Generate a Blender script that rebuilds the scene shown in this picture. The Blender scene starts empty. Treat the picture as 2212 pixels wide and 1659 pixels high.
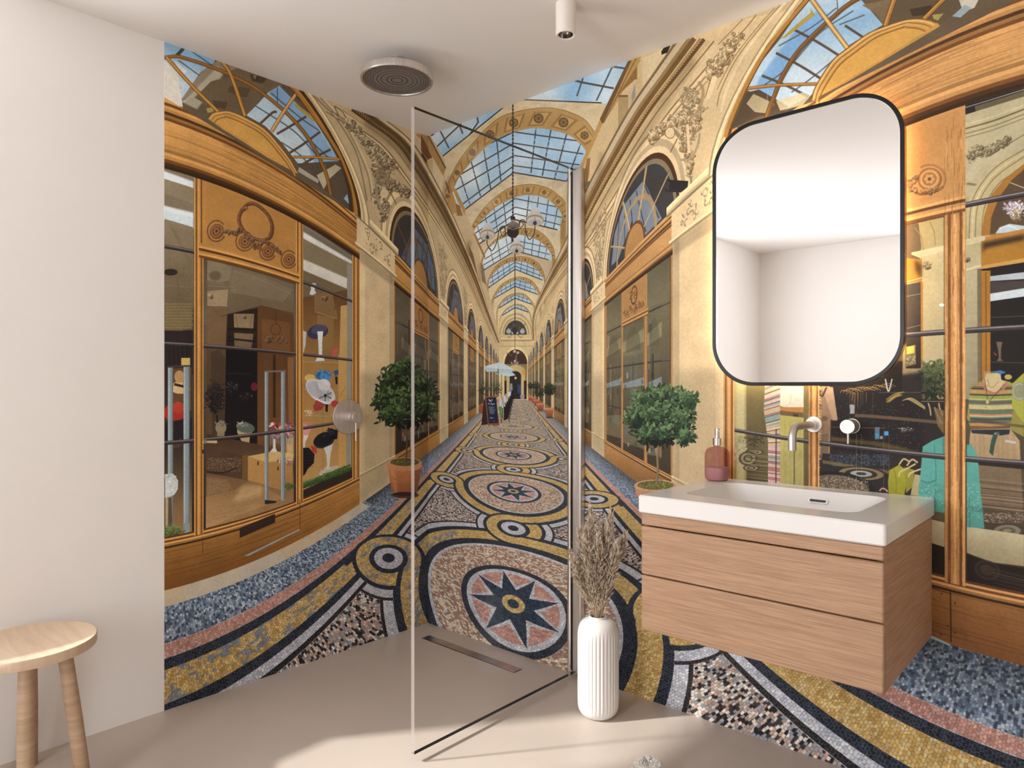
import bpy, bmesh, math, random
import numpy as np
from mathutils import Vector, Matrix
sc = bpy.context.scene
col = sc.collection
random.seed(3)
# ---------- camera ----------
cam_data = bpy.data.cameras.new('camera'); cam = bpy.data.objects.new('camera', cam_data); col.objects.link(cam)
cam_data.sensor_width = 36; cam_data.lens = 36*1485/2212; cam_data.shift_y = 7.5/2212; cam_data.clip_start = .05
cam.location = (2.6893, -2.3273, 1.2084); cam.rotation_euler = (math.pi/2, 0, math.radians(42.17))
sc.camera = cam
# ---------- world, sun, daylight, exposure ----------
w = bpy.data.worlds.new('daylight'); sc.world = w; w.use_nodes = True
w.node_tree.nodes['Background'].inputs[0].default_value = (.97, .98, 1.0, 1); w.node_tree.nodes['Background'].inputs[1].default_value = 3.0
RH = 2.5; RW = 4.8; RD = 4.31
def light(name, kind, loc, energy, color=(1, 1, 1), rot=None, **k):
    d = bpy.data.lights.new(name, kind); d.energy = energy; d.color = color
    for a, b in k.items(): setattr(d, a, b)
    o = bpy.data.objects.new(name, d); o.location = loc
    if rot is not None: o.rotation_euler = rot
    col.objects.link(o); return o
sun_dir = Vector((.6, .8, -math.tan(math.radians(40)))).normalized()
sun = light('sun', 'SUN', (-3, -5, 4), 5.0, (1, .965, .93), sun_dir.to_track_quat('-Z', 'Y').to_euler(), angle=math.radians(2.2))
WY0, WY1, WZ0, WZ1 = -3.40, -1.85, .90, 2.34      # the tall window in the left wall, just out of the frame
sky = light('window_daylight', 'AREA', (-.10, (WY0+WY1)/2, (WZ0+WZ1)/2), 38, (.975, .985, 1), (0, math.radians(-90), 0), shape='RECTANGLE', size=WZ1-WZ0, size_y=WY1-WY0)
FX0, FX1, FZ0, FZ1 = 1.36, 2.26, .35, 2.30         # unseen opening added behind the camera to brighten the left mural
rear_fill = light('added_rear_fill', 'AREA', ((FX0+FX1)/2, -RD-.10, (FZ0+FZ1)/2), 41, (.985, .985, 1), (math.radians(90), 0, 0), shape='RECTANGLE', size=FX1-FX0, size_y=FZ1-FZ0)  # fill lamp added in the rear opening
vs = sc.view_settings; vs.view_transform = 'Standard'; vs.look = 'None'; vs.gamma = 1; vs.use_curve_mapping = False; vs.exposure = 0.0
sc.cycles.max_bounces = 14; sc.cycles.diffuse_bounces = 8; sc.cycles.transparent_max_bounces = 16; sc.cycles.use_denoising = True
# ---------- helpers ----------
def mat(name, base, rough=.6, metal=0., spec=.5, **kw):
    m = bpy.data.materials.new(name); m.use_nodes = True; b = m.node_tree.nodes['Principled BSDF']
    b.inputs['Base Color'].default_value = (*base, 1); b.inputs['Roughness'].default_value = rough; b.inputs['Metallic'].default_value = metal
    b.inputs['Specular IOR Level'].default_value = spec
    for k, v in kw.items(): b.inputs[k.replace('_', ' ')].default_value = v
    return m
def noisy(m, c1, c2, scale=(5, 5, 5), detail=4, lo=.35, hi=.65, bump=0., coord='Object', rough=.55, dist=.002, distort=0.):
    nt = m.node_tree; N = nt.nodes; L = nt.links; b = N['Principled BSDF']
    tc = N.new('ShaderNodeTexCoord'); mp = N.new('ShaderNodeMapping'); mp.inputs['Scale'].default_value = scale
    n = N.new('ShaderNodeTexNoise'); n.inputs['Detail'].default_value = detail; n.inputs['Scale'].default_value = 1; n.inputs['Roughness'].default_value = rough; n.inputs['Distortion'].default_value = distort
    r = N.new('ShaderNodeValToRGB'); r.color_ramp.elements[0].position = lo; r.color_ramp.elements[1].position = hi
    r.color_ramp.elements[0].color = (*c1, 1); r.color_ramp.elements[1].color = (*c2, 1)
    L.new(tc.outputs[coord], mp.inputs[0]); L.new(mp.outputs[0], n.inputs[0]); L.new(n.outputs[0], r.inputs[0]); L.new(r.outputs[0], b.inputs['Base Color'])
    if bump:
        bp = N.new('ShaderNodeBump'); bp.inputs['Strength'].default_value = bump; bp.inputs['Distance'].default_value = dist
        L.new(n.outputs[0], bp.inputs['Height']); L.new(bp.outputs[0], b.inputs['Normal'])
    return m
M = {}
M['paint'] = noisy(mat('wall_paint', (.8, .76, .72), .75), (.80, .772, .750), (.815, .787, .765), (3, 3, 3))
M['ceil'] = noisy(mat('ceiling_paint', (.8, .76, .72), .8), (.76, .735, .715), (.775, .75, .73), (2, 2, 2))
M['floor'] = noisy(mat('poured_floor', (.5, .44, .38), .38), (.47, .405, .35), (.52, .455, .395), (1.3, 1.3, 1.3), 6, .3, .7)
M['steel'] = noisy(mat('brushed_steel', (.62, .58, .55), .36, .88), (.60, .56, .53), (.72, .68, .65), (60, 60, 4), 3)
M['chrome'] = mat('polished_chrome', (.86, .85, .84), .1, 1.)
M['dark'] = mat('dark_rubber', (.012, .011, .011), .45)
M['ceramic'] = mat('mineral_basin', (.78, .765, .75), .22, 0, .5)
M['vase'] = mat('matt_white_ceramic', (.78, .76, .74), .62)
M['bronze'] = mat('bronze_side', (.55, .30, .13), .35, .8)
M['black'] = mat('black_metal', (.008, .008, .009), .25, .3)
M['mirror'] = mat('mirror_glass', (.97, .97, .97), 0.0, 1.)
def wood(name, c1, c2, sc_, bump=.25, rough=.5):
    m = mat(name, c1, rough); noisy(m, c1, c2, sc_, 8, .36, .64, bump, 'Object', .62, .004, .35); return m
M['oak'] = wood('brown_oak_veneer', (.35, .20, .112), (.49, .30, .182), (7, 7, 210), .55)
M['oakside'] = M['oak']
M['beech'] = wood('pale_ash_wood', (.52, .37, .25), (.62, .47, .335), (4, 30, 4), .12)
M['beechleg'] = wood('pale_ash_turned_wood', (.36, .235, .145), (.46, .32, .21), (3, 3, 60), .12)
M['white'] = mat('coral_white', (.80, .78, .75), .7)
M['lampw'] = mat('warm_white_lamp_paint', (.80, .75, .70), .45)
def finish(bm, name, m, parent=None, smooth=True, mats=None, bevel=0, sub=0, seg=2):
    me = bpy.data.meshes.new(name); bmesh.ops.recalc_face_normals(bm, faces=bm.faces[:]) ; bm.to_mesh(me); bm.free()
    for x in (mats or [m]): me.materials.append(x)
    if smooth:
        me.polygons.foreach_set('use_smooth', [True]*len(me.polygons))
    o = bpy.data.objects.new(name, me); col.objects.link(o)
    if parent: o.parent = parent
    if bevel:
        b = o.modifiers.new('bevel', 'BEVEL'); b.width = bevel; b.segments = seg; b.limit_method = 'ANGLE'; b.angle_limit = math.radians(40)
    if smooth:
        e = o.modifiers.new('split', 'EDGE_SPLIT') if False else None
        try: me.set_sharp_from_angle(angle=math.radians(38))
        except Exception: pass
    return o
def thing(name, label, cat, loc=(0, 0, 0), group=None):
    o = bpy.data.objects.new(name, None); o.location = loc; o.empty_display_size = .05; col.objects.link(o); return tag(o, label, cat, group)
def tag(o, label, cat, group=None):
    o['label'] = label; o['category'] = cat; o['kind'] = 'thing'
    if group: o['group'] = group
    return o
def box(bm, x0, x1, y0, y1, z0, z1, mi=0):
    v = [bm.verts.new(p) for p in ((x0,y0,z0),(x1,y0,z0),(x1,y1,z0),(x0,y1,z0),(x0,y0,z1),(x1,y0,z1),(x1,y1,z1),(x0,y1,z1))]
    for f in ((0,3,2,1),(4,5,6,7),(0,1,5,4),(1,2,6,5),(2,3,7,6),(3,0,4,7)):
        q = bm.faces.new([v[i] for i in f]); q.material_index = mi
    return v
def boxo(name, x0, x1, y0, y1, z0, z1, m, parent=None, bevel=0, seg=2):
    bm = bmesh.new(); box(bm, x0, x1, y0, y1, z0, z1); return finish(bm, name, m, parent, bevel > 0, bevel=bevel, seg=seg)
def lathe(bm, prof, n=64, c=(0, 0, 0), axis='Z', rfun=None, mi=0, cap0=True, cap1=True):
    rings = []
    for r, h in prof:
        ring = []
        for i in range(n):
            a = 2*math.pi*i/n; rr = r*(rfun(a, h) if rfun else 1); x, y = rr*math.cos(a), rr*math.sin(a)
            p = (x, y, h) if axis == 'Z' else (h, x, y) if axis == 'X' else (x, h, y)
            ring.append(bm.verts.new((p[0]+c[0], p[1]+c[1], p[2]+c[2])))
        rings.append(ring)
    for a, b in zip(rings[:-1], rings[1:]):
        for i in range(n):
            f = bm.faces.new((a[i], a[(i+1) % n], b[(i+1) % n], b[i])); f.material_index = mi
    if cap0: bm.faces.new(rings[0][::-1]).material_index = mi
    if cap1: bm.faces.new(rings[-1]).material_index = mi
def tube(bm, pts, r, n=16, cap=True):
    P = [Vector(p) for p in pts]; rr = r if hasattr(r, '__len__') else [r]*len(P); up = None; rings = []
    for i, p in enumerate(P):
        t = (P[min(i+1, len(P)-1)]-P[max(i-1, 0)]).normalized()
        if up is None: up = t.orthogonal().normalized()
        up = (up-t*up.dot(t)).normalized(); s = t.cross(up)
        rings.append([bm.verts.new(p+(up*math.cos(2*math.pi*k/n)+s*math.sin(2*math.pi*k/n))*rr[i]) for k in range(n)])
    for a, b in zip(rings[:-1], rings[1:]):
        for k in range(n): bm.faces.new((a[k], a[(k+1) % n], b[(k+1) % n], b[k]))
    if cap: bm.faces.new(rings[0][::-1]); bm.faces.new(rings[-1])
def lo(name, prof, m, parent, c=(0,0,0), n=64, axis='Z', **k):
    bm = bmesh.new(); lathe(bm, prof, n, c, axis, **k); return finish(bm, name, m, parent)
def to(name, pts, r, m, parent, n=16):
    bm = bmesh.new(); tube(bm, pts, r, n); return finish(bm, name, m, parent)
def struct(o): o['kind'] = 'structure'; return o

PPM = 900
MUR_GAIN = (1.06, 1.10, 1.16)
LED = 62.0
# ---------- mural print: a flat picture generated with numpy in wall metres ----------
rg = np.random.RandomState(7)
F_=1485.; CXP=1106.; HY=837.; ROOM_H=2.5
_va=np.array([(2450-CXP)/F_,1.]); _va/=np.linalg.norm(_va)
AY=_va; AX=np.array([_va[1],-_va[0]])
CAMZ=(1345-HY)/1051*ROOM_H; _d=F_*ROOM_H/1051
_c=np.array([(925-CXP)/F_*_d,_d]); CAM=-np.array([_c@AX,_c@AY])
S0M=-1.295; S1M=3.30
class G: clip=None
def setup(ppm):
    G.P=ppm; G.W=int(round((S1M-S0M)*ppm)); G.H=int(round(ROOM_H*ppm))
    G.im=np.zeros((G.H,G.W,3),np.float32); G.im[:]=(205,180,135)
def sm(px,py):
    dx=(px-CXP)/F_; dx0=dx*AX[0]+AX[1]; dy0=dx*AY[0]+AY[1]; dz=(HY-py)/F_
    if px<925: t=-CAM[0]/dx0; return CAM[1]+t*dy0, CAMZ+t*dz
    t=-CAM[1]/dy0; return CAM[0]+t*dx0, CAMZ+t*dz
def c_(s,z): return ((s-S0M)*G.P,(ROOM_H-z)*G.P)
def PX(pts,close=True):
    out=[];n=len(pts)
    for i in range(n):
        a=pts[i]; out.append(c_(*sm(*a)))
        if i<n-1 or close:
            b=pts[(i+1)%n]
            if (a[0]-925)*(b[0]-925)<0:
                t=(925-a[0])/(b[0]-a[0]); out.append(c_(*sm(925.001,a[1]+t*(b[1]-a[1]))))
    return out
FC,SC,ZH=1.25,.59,1.225
def prj(U,V,H):
    th=math.atan2(U,V); r=math.hypot(U,V)
    return c_(SC+FC*th, ZH+(H-1)*FC/r) if r>1e-6 else c_(SC,ZH)
def MD(pts,close=True,n=10):      # pts (U,V,H) densified
    out=[];k=len(pts)
    for i in range(k):
        a=pts[i]; b=pts[(i+1)%k]
        if i==k-1 and not close: out.append(prj(*a)); break
        for j in range(n): t=j/n; out.append(prj(a[0]+(b[0]-a[0])*t,a[1]+(b[1]-a[1])*t,a[2]+(b[2]-a[2])*t))
    return out
def cover(pts,W=None,H=None,S=4):
    W=W or G.W; H=H or G.H
    P=np.asarray(pts,np.float64)
    if not np.isfinite(P).all(): return None
    x0=max(0,int(np.floor(P[:,0].min()))); x1=min(W,int(np.ceil(P[:,0].max()))+1)
    y0=max(0,int(np.floor(P[:,1].min()))); y1=min(H,int(np.ceil(P[:,1].max()))+1)
    if x1<=x0 or y1<=y0: return None
    h=y1-y0; w=x1-x0; Q=np.roll(P,-1,0)
    ya=(P[:,1]-y0)*S-.5; yb=(Q[:,1]-y0)*S-.5
    up=ya>yb; A=np.where(up[:,None],Q,P); B=np.where(up[:,None],P,Q)
    a=np.minimum(ya,yb); b=np.maximum(ya,yb)
    r0=np.maximum(np.ceil(a),0).astype(int); r1=np.minimum(np.ceil(b),h*S).astype(int)
    n=np.maximum(r1-r0,0); T=n.sum()
    if T==0: return None
    e=np.repeat(np.arange(len(P)),n); off=np.arange(T)-np.repeat(np.cumsum(n)-n,n); rows=r0[e]+off
    t=(rows-a[e])/(b[e]-a[e]); xs=np.clip(A[e,0]+(B[e,0]-A[e,0])*t-x0,0,w)
    o=np.lexsort((xs,rows)); rows=rows[o]; xs=xs[o]
    sg=np.where(np.arange(T)%2==0,1.,-1.)
    D=np.zeros((h,w+2)); rr=rows//S; fx=np.floor(xs).astype(int); fr=xs-fx
    np.add.at(D,(rr,fx),sg*(1-fr)); np.add.at(D,(rr,fx+1),sg*fr)
    return x0,y0,np.clip(np.cumsum(D,1)[:,:w]/S,0,1).astype(np.float32)
def blur1(a,r,ax):
    if r<1: return a
    p=[(0,0)]*a.ndim; p[ax]=(r+1,r); b=np.cumsum(np.pad(a,p,mode='edge'),axis=ax,dtype=np.float64); m=2*r+1
    i=[slice(None)]*a.ndim; j=list(i); i[ax]=slice(m,None); j[ax]=slice(None,-m)
    return ((b[tuple(i)]-b[tuple(j)])/m).astype(np.float32)
def fill(pts,col,al=1.,soft=0,im=None):
    # col: rgb, or (rgb_top, rgb_bottom) gradient, or callable(bx,by)->rgb array
    T=G.im if im is None else im
    if soft:
        r=max(1,int(soft*G.P/450)); P=np.asarray(pts)
        x0=max(0,int(P[:,0].min())-3*r); y0=max(0,int(P[:,1].min())-3*r)
        x1=min(T.shape[1],int(P[:,0].max())+3*r); y1=min(T.shape[0],int(P[:,1].max())+3*r)
        if x1<=x0 or y1<=y0: return
        c=cover(P,T.shape[1],T.shape[0],2)
        if c is None: return
        m=np.zeros((y1-y0,x1-x0),np.float32); m[c[1]-y0:c[1]-y0+c[2].shape[0],c[0]-x0:c[0]-x0+c[2].shape[1]]=c[2]
        for _ in range(2): m=blur1(blur1(m,r,0),r,1)
    else:
        c=cover(pts,T.shape[1],T.shape[0])
        if c is None: return
        x0,y0,m=c
    h,w=m.shape; reg=T[y0:y0+h,x0:x0+w]
    if im is None and G.clip is not None: m=m*G.clip[y0:y0+h,x0:x0+w]
    m=(m*al)[...,None]
    if callable(col): C=col(np.arange(x0,x0+w)[None,:],np.arange(y0,y0+h)[:,None])
    elif len(col)==2:
        P=np.asarray(pts); t=np.clip((np.arange(y0,y0+h)-P[:,1].min())/max(1,np.ptp(P[:,1])),0,1)[:,None,None]
        C=np.array(col[0])*(1-t)+np.array(col[1])*t
    else: C=np.array(col,np.float32)
    reg*=(1-m); reg+=m*C
def ribbon(p,w):
    p=np.asarray(p,float); d=np.gradient(p,axis=0); l=np.hypot(d[:,0],d[:,1])+1e-9
    n=np.stack([-d[:,1]/l,d[:,0]/l],1); w=np.asarray(w,float)*np.ones(len(p)); w=w[:,None]/2
    return np.concatenate([p+n*w,(p-n*w)[::-1]])
def smooth(p,k=6):
    p=np.asarray(p,float)
    if len(p)<3: return p
    q=np.vstack([2*p[0]-p[1],p,2*p[-1]-p[-2]]); o=[]
    for i in range(1,len(q)-2):
        a,b,c,d=q[i-1:i+3]
        for j in range(k):
            t=j/k; o.append(.5*((2*b)+(c-a)*t+(2*a-5*b+4*c-d)*t*t+(3*b-a-3*c+d)*t**3))
    o.append(p[-1]); return np.array(o)
def spx(pts,w,col,al=1.,sm_=True,soft=0):    # stroke through photo-traced points, width in photo px
    p=smooth(pts) if sm_ else dens(pts)
    fill(PX([tuple(q) for q in ribbon(p,w)]),col,al,soft)
def dens(pts,st=30):
    o=[]
    for a,b in zip(pts[:-1],pts[1:]):
        n=max(1,int(math.hypot(b[0]-a[0],b[1]-a[1])/st))
        for j in range(n): o.append((a[0]+(b[0]-a[0])*j/n,a[1]+(b[1]-a[1])*j/n))
    o.append(pts[-1]); return np.array(o,float)
def ppx(pts,col,al=1.,soft=0): fill(PX(pts),col,al,soft)
def ell(cx,cy,rx,ry,a0=0,a1=360,n=28,rot=0):
    c,s=math.cos(math.radians(rot)),math.sin(math.radians(rot)); o=[]
    for i in range(n+1):
        a=math.radians(a0+(a1-a0)*i/n); x,y=rx*math.cos(a),-ry*math.sin(a); o.append((cx+x*c-y*s,cy+x*s+y*c))
    return o
def noise(shape,cell,seed=0):
    r=np.random.RandomState(seed); h,w=shape; ch,cw=(cell if hasattr(cell,'__len__') else (cell,cell))
    gh,gw=int(h/ch)+3,int(w/cw)+3; g=r.rand(gh,gw).astype(np.float32)
    y=np.arange(h)/ch; x=np.arange(w)/cw; yi=y.astype(int); xi=x.astype(int); fy=(y-yi)[:,None]; fx=(x-xi)[None]
    fy=fy*fy*(3-2*fy); fx=fx*fx*(3-2*fx)
    R=g[yi]*(1-fy)+g[yi+1]*fy if False else None
    a=g[np.ix_(yi,xi)];b=g[np.ix_(yi,xi+1)];c=g[np.ix_(yi+1,xi)];d=g[np.ix_(yi+1,xi+1)]
    return (a*(1-fx)+b*fx)*(1-fy)+(c*(1-fx)+d*fx)*fy
# ---- mosaic floor ----
YEL=(205,165,88);DRK=(26,32,46);WHT=(196,198,205);PNK=(198,142,125);STAR=(24,42,66)
def tile():
    R=420; UM=1.75; Wt=int(2*UM*R); Ht=int(1.85*R)
    im=np.zeros((Ht,Wt,3),np.float32); im[:]=(1,0,0)   # class terrazzo
    def T(p): return [((x+UM)*R,y*R) for x,y in p]
    def dr(p,c):
        for k in (-1,0,1): fill([(a,b+k*1.85*R) for a,b in T(p)],c,1,0,im)
    def st(p,w,c): dr(ribbon(np.array(p),w),c)
    def arc(cx,cy,r,a0,a1,n=40): return [(cx+r*math.cos(math.radians(a0+(a1-a0)*i/n)),cy+r*math.sin(math.radians(a0+(a1-a0)*i/n))) for i in range(n+1)]
    cls={'T':(1,0,0),'Y':(2,0,0),'D':(3,0,0),'W':(4,0,0),'P':(5,0,0),'B':(6,0,0),'C':(7,0,0),'S':(8,0,0),'K':(9,0,0)}
    # every ring goes down as filled discs, so a class id is never blended on the inside
    im[:,:,0]=1
    q=1.85; mz=-.13; M=[(0,.925),(-.925,mz),(.925,mz)]
    for rr,c in ((.925,'K'),(.905,'W'),(.84,'D')):
        dr(arc(0,0,rr,0,360,90),cls[c])
    for rr,c in ((.372,'K'),(.352,'W'),(.292,'D')):
        for m in M: dr(arc(m[0],m[1],rr,0,360,50),cls[c])
    for s in (-1,1):
        for a,b,c in ((.93,1.0,'K'),(.955,1.0,'W'),(.995,1.2,'D'),(1.06,1.135,'Y'),(1.135,1.21,'D'),(1.21,1.28,'P'),(1.28,1.75,'B')):
            dr([(s*a,-.1),(s*b,-.1),(s*b,2.),(s*a,2.)],cls[c])
    for rr,c in ((.84,'D'),):
        dr(arc(0,0,rr,0,360,90),cls[c])
    for m in M: dr(arc(m[0],m[1],.292,0,360,50),cls['D'])
    r=.73; w=.122; dw=.186; mr=.2
    def band(p): st(p,dw,cls['D']); st(p,w,cls['Y'])
    for s in (-1,1):
        A=[(s*1.1,q*.75+mz),(s*1.1,mz+.1)]+[(s*.925+s*(-mr)*math.cos(math.radians(t)),mz+mr*math.sin(math.radians(t))) for t in range(180,361,8)]+[(-s*0+s*r*math.cos(math.radians(t)),r*math.sin(math.radians(t))) for t in range(-6,92,6)]
        A2=[(s*r*math.cos(math.radians(t)),r*math.sin(math.radians(t))) for t in range(60,91,5)]+[(-s*mr*math.sin(math.radians(t)),.925-mr*math.cos(math.radians(t))) for t in range(0,181,8)]+[(s*r*math.sin(math.radians(t)),1.85-r*math.cos(math.radians(t))) for t in range(0,80,6)]
        B=[(s*r*math.cos(math.radians(t)),r*math.sin(math.radians(t))) for t in range(-90,-9,6)]+[(s*.925-s*mr*math.cos(math.radians(t)),mz+mr*math.sin(math.radians(t))) for t in range(0,175,8)]
        band(A);band(A2);band(B)
    band([(-1.1,0-.4),(-1.1,-1.2)]);band([(1.1,-.4),(1.1,-1.2)])
    for m in M:
        for rr,c in ((.155,'D'),(.115,'W'),(.05,'D')): dr(arc(m[0],m[1],rr,0,360,40),cls[c])
    for rr,c in ((.655,'D'),(.60,'W'),(.575,'C'),(.345,'D'),(.305,'W'),(.27,'P')): dr(arc(0,0,rr,0,360,80),cls[c])
    for i in range(8):
        a=math.radians(i*45+14); ca,sa=math.cos(a),math.sin(a)
        f=lambda x,y:(x*ca-y*sa,x*sa+y*ca)
        dr([f(.0,-.125),f(.30,0),f(.0,.125)],cls['W'])
    for i in range(8):
        a=math.radians(i*45+14); ca,sa=math.cos(a),math.sin(a)
        f=lambda x,y:(x*ca-y*sa,x*sa+y*ca)
        dr([f(0,-.078),f(.29,0),f(0,.078)],cls['S'])
    for rr,c in ((.10,'S'),(.07,'Y'),(.035,'S')): dr(arc(0,0,rr,0,360,40),cls[c])
    return np.clip(np.rint(im[:,:,0]),0,9).astype(np.uint8),R,UM
def hsh(i,j,k):
    h=(i.astype(np.int64)*374761393+j.astype(np.int64)*668265263+k*982451653)&0x7fffffff
    h=((h^(h>>13))*1274126177)&0x7fffffff
    return ((h^(h>>16))&0xffff)/65535.
def voro(x,y,jit=.75):
    xi=np.floor(x);yi=np.floor(y); b1=np.full(x.shape,9.);b2=np.full(x.shape,9.);ci=np.zeros(x.shape,int);cj=np.zeros(x.shape,int)
    for a in (-1,0,1):
        for b in (-1,0,1):
            I=(xi+a).astype(int);J=(yi+b).astype(int)
            px=xi+a+.5+(hsh(I,J,1)-.5)*jit; py=yi+b+.5+(hsh(I,J,2)-.5)*jit
            d=np.maximum(abs(px-x),abs(py-y))*.7+np.hypot(px-x,py-y)*.3
            n=d<b1; b2=np.where(n,b1,np.minimum(b2,d)); b1=np.where(n,d,b1); ci=np.where(n,I,ci); cj=np.where(n,J,cj)
    return b2-b1,hsh(ci,cj,3),hsh(ci,cj,4)
PAL={1:[(34,30,32),(218,205,188),(172,152,134),(196,156,138),(146,150,160),(226,216,204),(60,54,54)],2:[YEL,(214,178,104),(190,148,70),(221,190,120)],
 3:[DRK,(22,27,40),(38,46,62),(28,40,58)],4:[WHT,(182,186,196),(208,208,212)],5:[PNK,(186,128,112),(208,158,142)],
 6:[(104,126,150),(148,168,188),(82,102,128),(180,194,206),(62,74,94),(124,146,170)],7:[(219,200,172),(158,120,100),(214,190,160),(172,132,112),(226,210,186)],
 8:[STAR,(18,34,54),(34,58,84)],9:[(26,24,28),(34,32,34)]}
def floor_rgb(x,y,TL,R,UM,al=1.0):
    s=S0M+x/G.P; z=ROOM_H-y/G.P
    th=(s-SC)/FC; V=FC*np.cos(th)/(ZH-z); U=FC*np.sin(th)/(ZH-z)
    Vp=(V-1.2475)*1.416; Vm=np.mod(Vp,1.85)
    iu=np.clip(((U+UM)*R).astype(int),0,TL.shape[1]-1); iv=np.clip((Vm*R).astype(int),0,TL.shape[0]-1)
    k=TL[iv,iu]
    q=.0155; e,h1,h2=voro(U/q+.5*(np.floor(Vp/q/.8)%2),Vp/q/.8,.55); size=q*(ZH-z)/1.0*G.P*.6     # rough pixels per tessera
    fade=np.clip((size-.8)/3,0,1)
    out=np.zeros(x.shape+(3,),np.float32)
    for c,pl in PAL.items():
        m=k==c
        if not m.any(): continue
        P=np.array(pl,np.float32); hh=h1[m]
        if c==7: P=P[[0,1,2,3,1,4]]
        out[m]=P[np.minimum((hh*len(P)).astype(int),len(P)-1)]
        av=P.mean(0); fa=(.45+.55*fade[m])[:,None]
        out[m]=out[m]*fa+av*(1-fa)
    # grey-blue repairs in the yellow bands on the near left, lighter tesserae elsewhere
    n=noise((400,400),(5,5),5)*.5+noise((400,400),(2,2),6)*.5; a=n[(np.abs(U*80).astype(int)*2)%397,(np.abs(Vp*70)).astype(int)%397]
    m=(k==2)&(U<-.5)&(Vp<.8)&(a+h2*.2>.70); out[m]=(128,133,143)
    m=(k==2)&(h2>.93); out[m]=out[m]*.72+np.array((130,135,150))*.28
    g=np.clip((.13-e)/.09,0,1)*fade
    lt=np.isin(k,(3,8,9)); gc=np.where(lt[...,None],np.array((120,118,112)),np.array((70,62,56))); gw=(g*np.where(lt,.75,.6))[...,None]
    out=out*(1-gw)+gc*gw
    out*=(1+(h2-.5)*.16)[...,None]
    return out
def paint_floor():
    TL,R,UM=tile()
    ys=int((ROOM_H-ZH)*G.P)+2
    for y0 in range(ys,G.H,200):
        y1=min(G.H,y0+200); X,Y=np.meshgrid(np.arange(G.W),np.arange(y0,y1))
        acc=0
        for ox,oy in ((.25,.25),(.75,.75)): acc=acc+floor_rgb(X+ox,Y+oy,TL,R,UM)
        acc/=2
        s=S0M+(X+.5)/G.P; z=ROOM_H-(Y+.5)/G.P; th=(s-SC)/FC; U=FC*np.sin(th)/(ZH-z)
        V=FC*np.cos(th)/(ZH-z)
        m=(np.clip((1.608-np.abs(U))*(ZH-z)*G.P/1.6+.5,0,1)*(V<17.5)).astype(np.float32)[...,None]
        # pale stone threshold strip along the left shop front
        st=(U<-1.49)&(V<1.56)&(V>-3); j=(np.floor((V+.36)/.55)%2==0)
        acc[st]=np.array((206,192,166))*.93; acc[st&j]=(196,174,140)
        sh=np.clip(1-.5*np.clip((np.abs(U)-1.38)/.25,0,1)*(V>1.6),.55,1)
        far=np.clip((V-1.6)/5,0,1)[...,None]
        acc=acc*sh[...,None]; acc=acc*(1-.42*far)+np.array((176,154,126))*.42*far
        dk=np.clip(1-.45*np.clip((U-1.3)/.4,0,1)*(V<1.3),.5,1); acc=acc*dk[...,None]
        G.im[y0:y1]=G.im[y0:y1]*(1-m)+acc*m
# ---- the passage's two shop fronts, drawn in passage units (V along, H up, eye height 1) ----
class Side:
    def __init__(s,sg,stone,wood,wdk,glass,m=(.255,.304)):
        s.m=m; s.g=sg; s.stone=stone; s.wood=wood; s.wdk=wdk; s.glass=glass
    def q(s,pts,col,al=1.,soft=0,d=0.,n=8): fill(MD([(s.g*(1.68-d),v,h) for v,h in pts],True,n),col,al,soft)
    def r(s,v0,v1,h0,h1,col,al=1.,soft=0,d=0.): 
        s.q([(v0,h0),(v1,h0),(v1,h1),(v0,h1)],col,al,soft,d,18 if v1-v0>1 else 8 if v1-v0>.1 or h1-h0>.3 else 3)
def mx(a,b,t): return tuple(x*(1-t)+y*t for x,y in zip(a,b))
def scl(a,k): return tuple(min(255,x*k) for x in a)
def harc(vc,a,h0,b,t0=0,t1=180,n=24): return [(vc+a*math.cos(math.radians(t0+(t1-t0)*i/n)),h0+b*math.sin(math.radians(t0+(t1-t0)*i/n))) for i in range(n+1)]
def hd(vc,a,h0,b): return harc(vc,a,h0,b)+[(vc-a+2*a*i/14.,h0) for i in range(1,14)]
def ringarc(S,vc,h0,a1,b1,a2,b2,col,t0=0,t1=180,n=28,al=1.):
    S.q(harc(vc,a1,h0,b1,t0,t1,n)+harc(vc,a2,h0,b2,t1,t0,n),col,al,0,0,1)
def grain(S,v0,v1,h0,h1,n,col,al=.25):
    for i in range(n):
        a=v0+(v1-v0)*rg.rand(); L=(v1-v0)*(.15+.4*rg.rand()); h=h0+(h1-h0)*rg.rand(); t=.0015+.002*rg.rand()
        b=min(v1,a+L); S.q([(a,h),(b,h+.004*rg.randn()),(b,h+t),(a,h+t)],col,al*rg.rand(),0,0,2)
def mold(S,v0,v1,h0,h1,cols):
    k=len(cols); 
    for i,c in enumerate(cols): S.r(v0,v1,h0+(h1-h0)*i/k,h0+(h1-h0)*(i+1)/k+.002,c)
def vm(S,v0,v1,h0,h1,cols):
    k=len(cols)
    for i,c in enumerate(cols): S.r(v0+(v1-v0)*i/k,v0+(v1-v0)*(i+1)/k+.001,h0,h1,c)
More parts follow.
